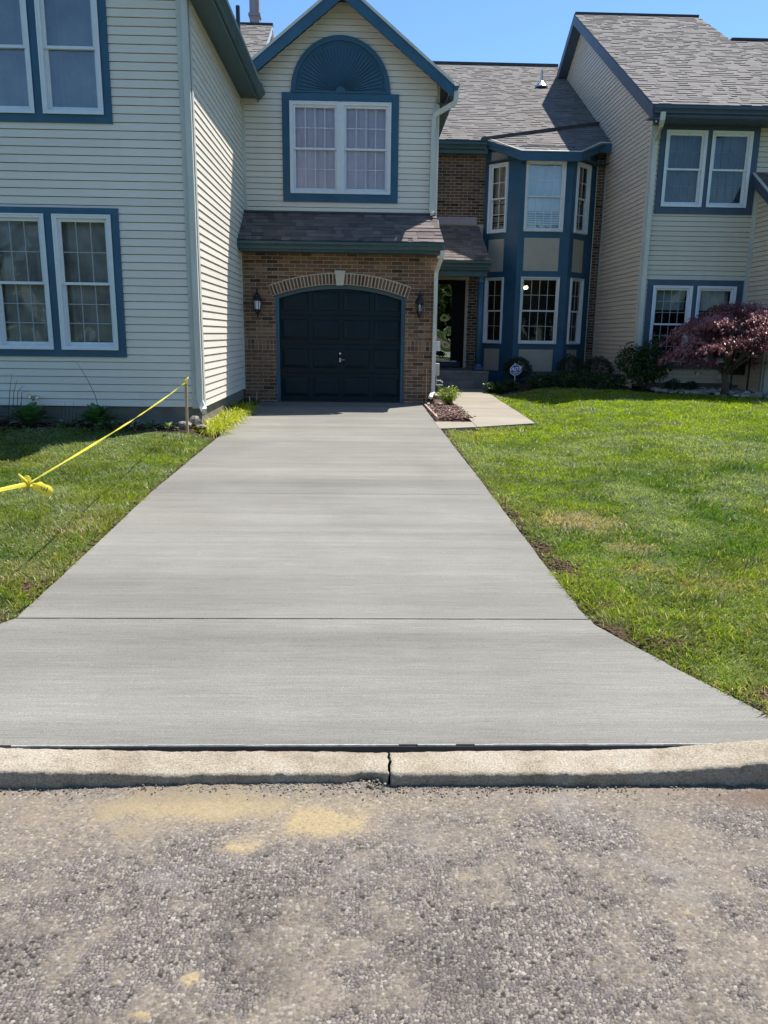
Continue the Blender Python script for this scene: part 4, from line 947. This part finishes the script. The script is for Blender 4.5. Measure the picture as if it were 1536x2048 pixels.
shrub('leafy_bush',(6.0,16.62),(.50,.36,.52),4200,.055,.030,[(.03,.06,.016),(.042,.08,.022),(.055,.10,.03)],'tall loose leafy bush at the foot of the right townhouse corner','bush',lump=.45,ns=14)
for q,(a,b,r_,lb) in enumerate([(2.98,17.35,.20,'low dark plant beside the porch steps'),(3.30,17.55,.18,'low dark plant left of the yard sign post'),(3.95,17.35,.24,'dark leafy perennial just right of the yard sign'),(4.40,17.25,.26,'dark leafy perennial in the middle of the bay bed'),(4.85,17.05,.28,'green mounded perennial left of the tall leafy bush'),(5.32,16.85,.28,'green mounded perennial touching the tall leafy bush')]):
    shrub('perennial_plant',(a,b),(r_*1.15,r_,r_*.62),900,.07,.026,[(.022,.05,.018),(.035,.075,.022),(.045,.09,.028)],lb,'plant','perennials in the bed below the bay',lump=.4,ns=5)
for a,b,r_,lb in ((6.65,16.6,.15,'small weed in the stones under the left part of the right window pair'),(7.02,16.55,.13,'small weed in the stones left of the maple trunk'),(8.55,15.3,.22,'low groundcover in the stones at the right picture edge')):
    shrub('groundcover_plant',(a,b),(r_*1.2,r_,r_*.8),420,.05,.024,[(.03,.06,.018),(.045,.085,.03)],lb,'plant','small plants in the stone bed',lump=.45,ns=4)
# bright shrub by the garage downspout
t=thing('spirea_shrub',(1.66,15.0,.42),'small lime green shrub beside the splash block and walkway','shrub')
L_=[]
for k in range(34):
    a=random.uniform(0,6.28); h_=random.uniform(.18,.36); q=random.uniform(.04,.30); p1=np.array([1.66+q*math.cos(a),15.0+q*.9*math.sin(a),.43+h_]); p0=np.array([1.66,15.0,.42]); nn=46
    tt=rnd(nn,.25,1.02)[:,None]; P=p0+(p1-p0)*tt+rng.normal(size=(nn,3))*.022; d=unit(rng.normal(size=(nn,3))+np.array([0,0,.5])); s_=unit(np.cross(d,rng.normal(size=(nn,3))))
    cc=np.array([(.22,.30,.03),(.30,.36,.04),(.14,.22,.03)])[rng.integers(0,3,nn)]
    L_.append(blades(P,d,s_,rnd(nn,.022,.045),rnd(nn,.012,.02),np.full(nn,.2),[.2,1,.8,.05],cc))
V,Fq,C=merge(L_); arrmesh('foliage',V,Fq,'leaf',C,t); stems((1.66,15.0,.40),(.25,.25,.28),16,.005).build('stem','twig',t)
# sedge clumps along the sunlit wall
def clump(c,n,L,cols,label,name='sedge_clump',group='sedge clumps between the driveway and the sunlit wall',spread=.10):
    z0=float(zg(c[0],c[1])); t=thing(name,(c[0],c[1],z0),label,'ornamental grass',group)
    a=rnd(n,0,6.28); rr=np.sqrt(rnd(n,0,1))*spread; base=np.stack([c[0]+rr*np.cos(a),c[1]+rr*np.sin(a)*1.4,np.full(n,z0)],1)
    ln=rnd(n,.25,1.1); a2=a+rng.normal(0,.5,n); d=unit(np.stack([np.cos(a2)*ln,np.sin(a2)*ln,np.ones(n)],1)); s_=unit(np.cross(d,np.array([0,0,1.])+rng.normal(size=(n,3))*.3))
    cc=np.array(cols)[rng.integers(0,len(cols),n)]*(.75+.5*rng.random(n))[:,None]
    v,f_,k=blades(base,d,s_,rnd(n,.6,1.1)*L,rnd(n,.006,.011),rnd(n,.45,1.0),[.8,1,.9,.6,.05],cc); arrmesh('blade',v,f_,'leaf',k,t)['label']='mass of arching leaf blades'
YL=[(.42,.42,.03),(.52,.48,.04),(.30,.36,.03),(.22,.28,.03)]
lab=['nearest yellow sedge clump by the left townhouse corner','second yellow sedge clump from the left townhouse corner','broad yellow sedge clump half way along the lit wall','yellow sedge clump just past the middle of the lit wall','yellow green sedge clump next to the thin white marker stake','yellow sedge clump where the wall shadow begins']
for (a,b),lb in zip([(-2.14,11.0),(-2.16,11.55),(-2.12,12.1),(-2.15,12.65),(-2.10,13.2),(-2.13,13.75)],lab): clump((a,b),430,.42,YL,lb,spread=.14)
for (a,b),lb in zip([(-2.16,14.2),(-2.13,14.65),(-2.12,14.95)],['dark green sedge clump at the start of the wall shadow','dark green sedge clump before the brick garage wall','small dark sedge clump in the corner against the brick']): clump((a,b),240,.24,[(.03,.07,.02),(.05,.09,.025)],lb)
# hostas
def hosta(c,n,L,W,cols,label,group='hostas in the left flower bed',up=.7):
    z0=float(zg(c[0],c[1])); t=thing('hosta',(c[0],c[1],z0),label,'plant',group)
    a=np.arange(n)*2.4+rng.normal(0,.2,n); ring=np.linspace(1,.15,n); d=unit(np.stack([np.cos(a)*ring,np.sin(a)*ring,up*(1.35-ring)+.35],1)); s_=unit(np.cross(d,np.array([0,0,1.])))
    base=np.stack([c[0]+.03*np.cos(a),c[1]+.03*np.sin(a),np.full(n,z0+.02)],1); cc=np.array(cols)[rng.integers(0,len(cols),n)]*(.8+.4*rng.random(n))[:,None]
    v,f_,k=blades(base,d,s_,rnd(n,.85,1.1)*L,rnd(n,.8,1.1)*W,np.full(n,.42),[.10,.14,.8,1,.72,.03],cc)
    o=arrmesh('foliage',v,f_,'leaf',k,t)
HG=[(.06,.13,.045),(.08,.16,.055),(.12,.20,.09)]
hosta((-4.62,10.88),40,.52,.13,HG,'large spreading hosta below the outdoor tap')
hosta((-3.70,10.90),36,.50,.13,HG,'upright pointed hosta right of the long leaning twig')
hosta((-5.25,10.75),44,.52,.17,[(.02,.05,.016),(.03,.065,.02)],'dark hosta cut by the left picture edge')
VG=[(.10,.15,.07),(.30,.33,.24),(.06,.11,.035)]
for (a,b,s_),lb in zip([(-4.15,10.80,.15),(-3.93,10.86,.18),(-3.42,10.76,.16),(-3.16,10.80,.19),(-2.93,10.76,.20),(-2.68,10.74,.18),(-3.60,10.70,.14)],['small variegated hosta right of the large spreading hosta','variegated hosta under the bare reddish stems','variegated hosta just right of the upright pointed hosta','variegated hosta half way to the wooden stake','pale edged hosta second from the wooden stake','pale edged hosta nearest the wooden stake','tiny variegated hosta in front of the upright pointed one']):
    hosta((a,b),16,s_,.055,VG,lb,'small variegated hostas in the left flower bed',.5)
# bare stems
def twigs(name,loc,paths,label,r_=.004):
    t=thing(name,(loc[0],loc[1],float(zg(*loc))),label,'twig','bare stems in the left flower bed')
    for p in paths: m=M(); m.tube(p,[r_]*(len(p)-1)+[r_*.4],5); m.build('stem','twig',t)
twigs('bare_stem',(-3.75,11.0),[[(-3.66,10.95,.5),(-3.72,10.97,.85),(-3.83,11.05,1.05),(-3.98,11.08,1.31)]],'single long thin twig leaning against the left townhouse wall')
twigs('bare_stem',(-4.9,10.95),[[(-4.95+k*.06,10.95,.5),(-4.90+k*.055,10.98,.9),(-4.86+k*.07,11.0,1.15-.08*k)] for k in range(4)],'group of tall bare stems near the left picture edge')
twigs('bare_stem',(-4.2,10.95),[[(-4.2+k*.045,10.95,.5),(-4.22+k*.06,11.0,.72+.05*(k%2))] for k in range(5)],'short reddish bare stems between the two big hostas',.003)
# maple
t=thing('maple_tree',(7.38,15.75,.64),'low weeping maple with lacy dark red leaves, its front lit pink by the sun','tree')
m=M(); br=[]
trunk=[(7.38,15.75,.58),(7.40,15.74,.80),(7.34,15.72,1.02),(7.42,15.70,1.22)]
m.tube(trunk,[.085,.07,.062,.055],9)
for k in range(15):
    a=k*2.399+random.uniform(-.3,.3); q=random.uniform(.55,1.15); s0=Vector(random.choice(trunk[2:])); 
    e_=Vector((7.42+q*1.05*math.cos(a),15.72+q*.95*math.sin(a),1.45+.55*(1-q*q*.5)+random.uniform(-.1,.1)))
    md=(s0+e_)/2+Vector((random.uniform(-.1,.1),random.uniform(-.1,.1),.16)); m.tube([s0,md,e_],[.036,.022,.006],6); br.append((s0,md,e_))
m.build('trunk','bark',t,True)
L_=[]
pads=[]
for k in range(112):
    a=random.uniform(0,6.283); q=math.sqrt(random.random())*1.0; 
    zz=1.02+1.42*math.sqrt(max(0,1-(q*.97)**2))*random.choice((1,1,.92,.78,.6)); zz=max(zz,1.40-.14*q+random.uniform(-.05,.1))
    pads.append((7.50+q*1.32*math.cos(a),15.66+q*1.18*math.sin(a),zz,a,q))
for (px,py,pz,a,q) in pads:
    n=120; u_=rng.normal(size=(n,3))*np.array([.155,.145,.038]); dr_=np.hypot(u_[:,0],u_[:,1]); P=np.array([px,py,pz])+u_; P[:,2]-=.8*dr_**1.6+q*.0
    out=np.array([math.cos(a),math.sin(a),-.35-.5*q])
    tone=random.choice([(.18,.045,.052),(.27,.085,.09),(.10,.024,.030),(.36,.14,.14)])
    for lob in (-.85,-.42,0,.42,.85):
        b_=rng.normal(size=(n,3))*.35+out; b_=unit(b_); sdv=unit(np.cross(b_,np.array([0,0,1.]))); d=unit(b_*math.cos(lob)+sdv*math.sin(lob)); s_=unit(np.cross(d,np.array([0,0,1.])+rng.normal(size=(n,3))*.35))
        L_.append(blades(P,d,s_,rnd(n,.035,.065)*(1-.25*abs(lob)),rnd(n,.007,.012),np.full(n,.55),[.5,1,.1],np.array(tone)*(.7+.7*rng.random(n))[:,None]))
V,Fq,C=merge(L_); arrmesh('crown',V,Fq,'maple',C,t); print('maple',len(V))
# trees across the street, behind the viewer
for q,(tx_,ty_,h_) in enumerate([(-15,-23,8.5),(-7,-25,9.5),(1,-22,8),(9,-25,9.5),(17,-22,9)]):
    t=thing('shade_tree',(tx_,ty_,.1),'green shade tree across the street, number seen only in window reflections' if 0 else ['far left','left','middle','right','far right'][q]+' green shade tree across the street, seen only in window reflections','tree','trees across the street')
    m=M(); m.tube([(tx_,ty_,0),(tx_+.1,ty_,h_*.35),(tx_,ty_+.1,h_*.7)],[.28,.2,.08],8)
    for k in range(6): a=k*1.05; m.tube([(tx_,ty_,h_*.35),(tx_+1.6*math.cos(a),ty_+1.6*math.sin(a),h_*.62)],[.1,.04],5)
    m.build('trunk','bark',t)
    v,f_,cc=leafball((tx_,ty_,h_*.50),(h_*.52,h_*.42,h_*.46),11000,.5,.40,[(.05,.09,.02),(.07,.13,.03),(.035,.07,.02)],shell=.3,lump=.4,seed=q+2); arrmesh('crown',v,f_,'leaf',cc,t)

# ================================================ SMALL THINGS
def ico(c,r,seed,jit=.18):
    bm_=[]; n1,n2=7,9; vs=[];fs=[]
    rs=random.Random(seed); a0=rs.uniform(0,6)
    for i in range(n1+1):
        ph=math.pi*i/n1
        for j in range(n2):
            th=2*math.pi*j/n2+a0; k=1+jit*math.sin(3*th+seed)*math.sin(ph)+rs.uniform(-jit,jit)*.45*math.sin(ph)
            vs.append((c[0]+r[0]*k*math.sin(ph)*math.cos(th),c[1]+r[1]*k*math.sin(ph)*math.sin(th),c[2]+r[2]*k*math.cos(ph)))
    for i in range(n1):
        for j in range(n2): fs.append((i*n2+j,(i+1)*n2+j,(i+1)*n2+(j+1)%n2,i*n2+(j+1)%n2))
    return vs,fs
m=M()
for k in range(620):
    a=random.uniform(6.25,9.3); b=random.uniform(14.2,17.0)
    if not bool(bedmask(np.array([a]),np.array([b]))[0]): continue
    if a<6.7 and b<16: continue
    r_=random.uniform(.03,.075); v_,f_=ico((a,b,float(zg(a,b))+r_*.35),(r_,r_*random.uniform(.6,1),r_*random.uniform(.4,.65)),k); m.add(v_,f_)
o=m.build('river_stones','stone'); tag(o,'bed of pale rounded river stones around the foot of the red maple','stones',kind='stuff')
m=M()
for k in range(1700):
    a=random.uniform(1.19,1.79); b=random.uniform(12.52,15.0)
    if random.random()<.06: a+=random.uniform(0,.10)
    l_=random.uniform(.012,.035); w_=random.uniform(.006,.014); t_=random.uniform(0,3.14); z_=.422+random.uniform(0,.022); ti=random.uniform(-.35,.35)
    c_,s_=math.cos(t_),math.sin(t_); q=[(a+c_*l_*i-s_*w_*j,b+s_*l_*i+c_*w_*j,z_+ti*l_*i) for i,j in((-1,-1),(1,-1),(1,1),(-1,1))]
    m.add(q+[(x_,y_,z_2+.007) for x_,y_,z_2 in q],[(3,2,1,0),(4,5,6,7),(0,1,5,4),(1,2,6,5),(2,3,7,6),(3,0,4,7)])
o=m.build('mulch','mulch'); tag(o,'reddish brown bark mulch between the driveway and the front walk','mulch',kind='stuff')
m=M()
for k in range(900):
    a=random.uniform(-8,-2.0); b=random.uniform(10.62,11.15)
    if a>-2.3: b=random.uniform(10.75,15.0); a=random.uniform(-2.26,-1.99)
    l_=random.uniform(.012,.03); t_=random.uniform(0,3.14); z_=float(zg(a,b))+random.uniform(.0,.02); c_,s_=math.cos(t_),math.sin(t_); w_=l_*.45
    q=[(a+c_*l_*i-s_*w_*j,b+s_*l_*i+c_*w_*j,z_) for i,j in((-1,-1),(1,-1),(1,1),(-1,1))]
    m.add(q+[(x_,y_,z_2+.008) for x_,y_,z_2 in q],[(3,2,1,0),(4,5,6,7),(0,1,5,4),(1,2,6,5),(2,3,7,6),(3,0,4,7)])
o=m.build('mulch','mulch'); tag(o,'dark chips and debris covering the soil of the left flower bed','mulch',kind='stuff')
m=M()
for k in range(2600):
    if k<1500: d_=random.choice(DIRT); a=random.gauss(d_[0],d_[2]*.8); b=random.gauss(d_[1],d_[3]*.8)
    else:
        b=random.uniform(3.2,14.5); a=DR(b)+abs(random.gauss(.02,.03)) if random.random()<.6 else DL(b)-abs(random.gauss(.02,.03))
    if (a<DR(b)+.012 and a>0) or (a>DL(b)-.012 and a<=0) or (a>1.1 and b>11.6): continue
    r_=random.uniform(.004,.016); v_,f_=ico((a,b,float(zg(a,b))+r_*.3),(r_,r_*.8,r_*.6),k,.3); m.add(v_,f_)
o=m.build('soil_clods',plain('clod',(.13,.085,.055),1,.4,60,bmp=1,spec=.1)); tag(o,'crumbs and clods of bare brown soil along both edges of the driveway','soil',kind='stuff')
m=M()
for k in range(900):                                  # loose grit along the kerb
    a=random.gauss(.0,.75); b=2.742-abs(random.gauss(0,.03)); r_=random.uniform(.0015,.0045)
    if abs(a)<1.7: v_,f_=ico((a,b,.003+r_*.5+(0.013 if -.9<a<.1 else 0)*max(0,min(1,(b-2.64)/.09))),(r_,r_,r_*.7),k); m.add(v_,f_)
for k in range(34):
    a=random.uniform(-.0,.11); b=2.765-random.uniform(0,.05); r_=random.uniform(.003,.008); v_,f_=ico((a,b,.004+random.uniform(0,.022)),(r_,r_,r_*.7),k); m.add(v_,f_)
o=m.build('gravel','grit'); tag(o,'loose grit gathered along the foot of the kerb','gravel',kind='stuff')
for (c_,r_,lb) in (((-2.34,10.93,.50),(.10,.09,.10),'pale squarish rock under the left downspout'),((-2.46,10.80,.475),(.10,.08,.06),'flat pale rock left of the downspout rock'),((-2.22,10.78,.46),(.08,.06,.035),'flat tan rock in front of the yellow sedge')):
    m=M(); v_,f_=ico(c_,r_,int(c_[0]*100),.28); m.add(v_,f_); o=m.build('landscape_rock',MT['rock']); tag(o,lb,'rock','rocks at the left townhouse corner')
m=M(); m.hprism([(1.205,12.52),(1.24,12.52),(1.22,14.9),(1.185,14.9)],.36,.45); o=m.build('garden_edging',plain('pink_edging',(.38,.25,.22),.8,.15,8)); tag(o,'faded pink edging board between the driveway and the mulch','edging')
# splash block
sb=thing('splash_block',(1.37,14.86,.42),'pale concrete splash block under the garage downspout','splash block')
m=M(); m.hprism([(1.23,14.72),(1.27,14.72),(1.30,15.02),(1.26,15.02)],.40,.475); m.hprism([(1.47,14.72),(1.51,14.72),(1.48,15.02),(1.44,15.02)],.40,.475); m.build('rim','key',sb)
m=M(); m.hprism([(1.27,14.72),(1.47,14.72),(1.44,15.02),(1.30,15.02)],.40,.435); m.build('tray','key',sb)
# stakes
def stake(loc,h_,r_,mat,label,name='marker_stake',group='thin marker stakes beside the driveway'):
    m=M(); z0=float(zg(*loc)); m.tube([(loc[0],loc[1],z0-.05),(loc[0],loc[1],z0+h_)],r_,6); o=m.build(name,mat); tag(o,label,'stake',group)
stake((1.225,14.98),.70,.006,'wood','tall thin tan stake in front of the right garage brickwork')
stake((-2.035,14.1),.22,.006,'almond','short pale stake beside the yellow sedge')
stake((-1.99,14.75),.24,.008,'wood','short brown stake close to the left garage jamb')
m=M(); z0=float(zg(-2.39,10.62)); m.tube([(-2.395,10.62,z0-.1),(-2.38,10.62,1.125)],.02,sq=(.017,.010)); st=m.build('wooden_stake','wood'); tag(st,'upright wooden stake holding the yellow tape at the flower bed','stake')
m=M(); m.tube([(-2.78,3.42,.1),(-2.78,3.42,.95)],.02,sq=(.02,.012)); o=m.build('wooden_stake','wood'); tag(o,'wooden stake holding the near end of the yellow tape beyond the left picture edge','stake')
# tape
tp=thing('barrier_tape',(-2.39,10.62,1.08),'twisted yellow barrier tape strung from the wooden stake toward the street','tape')
A_=Vector((-2.385,10.60,1.075)); K_=Vector((-1.998,4.60,.850)); E_=Vector((-2.76,3.42,.86)); m=M(); N_=240; prev=None; vs=[];
for i in range(N_+1):
    t_=i/N_
    if t_<.8: q=t_/.8; p=A_.lerp(K_,q)+Vector((0,0,-.03*math.sin(math.pi*q))); dd=(K_-A_).normalized()
    else: q=(t_-.8)/.2; p=K_.lerp(E_,q)+Vector((.10*math.sin(math.pi*q),0,.0)); dd=(E_-K_).normalized()
    tw=.9*math.sin(i*.11)+.6*math.sin(i*.043+1)+.35; s_=dd.cross(Vector((0,0,1))).normalized(); n_=s_.cross(dd)
    hw=.0042+.0046*abs(math.sin(i*.07+.6))*(1 if t_<.8 else 1.9)
    if .765<t_<.80: hw=.005
    ax=s_*math.cos(tw)*.8+n_*math.sin(tw+.9); ax.normalize(); fold=n_*math.cos(tw)-s_*math.sin(tw)*.5
    vs+=[p-ax*hw,p+fold*hw*.35,p+ax*hw]
m.add(vs,[(3*i+a,3*i+3+a,3*i+4+a,3*i+1+a) for i in range(N_) for a in(0,1)]); m.build('ribbon','tape',tp)
m=M()
for k in range(3):
    pts=[K_+Vector((-.020*math.cos(a)-.008,.008*k,.024*math.sin(a)+.010*k)) for a in np.linspace(0,6.28,14)]; m.tube(pts,.0042,6,False)
m.tube([K_+Vector((-.05,0,.06)),K_+Vector((-.02,-.01,.03)),K_,K_+Vector((.01,0,-.025))],[.004,.011,.012,.008],7)
m.build('knot','tape',tp,True)
m=M(); vs=[]; n_=14
for i in range(n_+1):
    t_=i/n_; c_=K_+Vector((.015+.125*t_,-.02*t_,-.008-.045*t_*t_)); hw=.006+.026*math.sin(min(t_*1.5,1)*1.57)
    for j in range(5): w_=(j-2)/2; vs.append(c_+Vector((.01*w_,0.03*(1-w_*w_),hw*w_+.004*math.sin(j*2+i))))
m.add(vs,[(i*5+j,i*5+5+j,i*5+6+j,i*5+1+j) for i in range(n_) for j in range(4)]); m.build('loose_end','tape',tp,True)
m=M()
for i,(a,b) in enumerate(((.088,.012),(.098,-.004),(.108,.006),(.117,-.008),(.124,.008))):
    c_=K_+Vector((a,-.018,-.03+b*.6)); m.tube([c_+Vector((0,-.012,-.008)),c_+Vector((.003,-.012,.010))],.0022,5)
for i in range(5):
    p=A_.lerp(K_,.90+i*.008)+Vector((-.004,-.014,-.008-.01*0)); m.tube([p,p+Vector((.004,-.004,.012))],.0018,5)
m.build('print_mark','black',tp)
m=M(); m.tube([A_+Vector((-.02,-.02,.0)),A_+Vector((.0,-.03,.02)),A_+Vector((.03,-.01,.05)),A_+Vector((.045,0,.075))],[.012,.016,.012,.006],7)
m.tube([A_+Vector((-.02,.0,-.012)),A_+Vector((.0,-.02,-.02)),A_+Vector((.02,.0,-.01)),A_+Vector((0,.03,0)),A_+Vector((-.02,.0,-.012))],.008,6,False); m.build('tie','tape',tp,True)
# yard sign
ys_=thing('yard_sign',(3.43,17.6,.6),'small blue octagonal yard sign with white lettering in front of the round shrub','sign')
m=M(); m.tube([(3.445,17.62,.55),(3.43,17.62,1.125)],.009,8); m.lathe((3.43,17.62,1.12),[(.004,-.01),(.016,0),(.016,.02),(.004,.028)],10); m.build('post','signwhite',ys_)
FS=Fr((3.445,17.60,.995),(1,0,.05),(0.15,-1,0)); 
def octo(r_,o0,o1):
    return [(r_*math.cos(R(22.5+45*k+8))*(1.08),r_*math.sin(R(22.5+45*k+8))) for k in range(8)]
m=M(); m.fprism(FS,octo(.125,0,0),0,.006); m.build('border','signwhite',ys_)
m=M(); m.fprism(FS,octo(.112,0,0),.006,.008); pn_=m.build('face','sign',ys_)
def text(s_,size,x_,z_,name,mat,parent,off=.0095,sh=.35,bold=.0):
    cu=bpy.data.curves.new(name,'FONT'); cu.body=s_; cu.size=size; cu.align_x='CENTER'; cu.align_y='CENTER'; cu.extrude=.001; cu.shear=sh; cu.offset=bold
    to=bpy.data.objects.new(name,cu); col.objects.link(to); bpy.context.view_layer.update()
    me=bpy.data.meshes.new_from_object(to.evaluated_get(bpy.context.evaluated_depsgraph_get())); bpy.data.objects.remove(to)
    root=parent
    while root.parent: root=root.parent
    for v in me.vertices: v.co=FS.p(x_+v.co.x,z_+v.co.y,off+v.co.z)-root.location
    me.materials.clear(); me.materials.append(MT[mat]); o=bpy.data.objects.new(name,me); col.objects.link(o); o.parent=parent; return o
text('ADT',.115,-.002,.022,'lettering','signwhite',pn_,bold=.003)
m=M()
for (a0,a1,z_) in ((-.075,.085,-.042),(-.06,.06,-.058),(-.05,.04,-.072)): m.fbox(FS,a0,a1,z_-.003,z_+.003,.008,.0092)
m.build('small_print_line','signwhite',pn_)
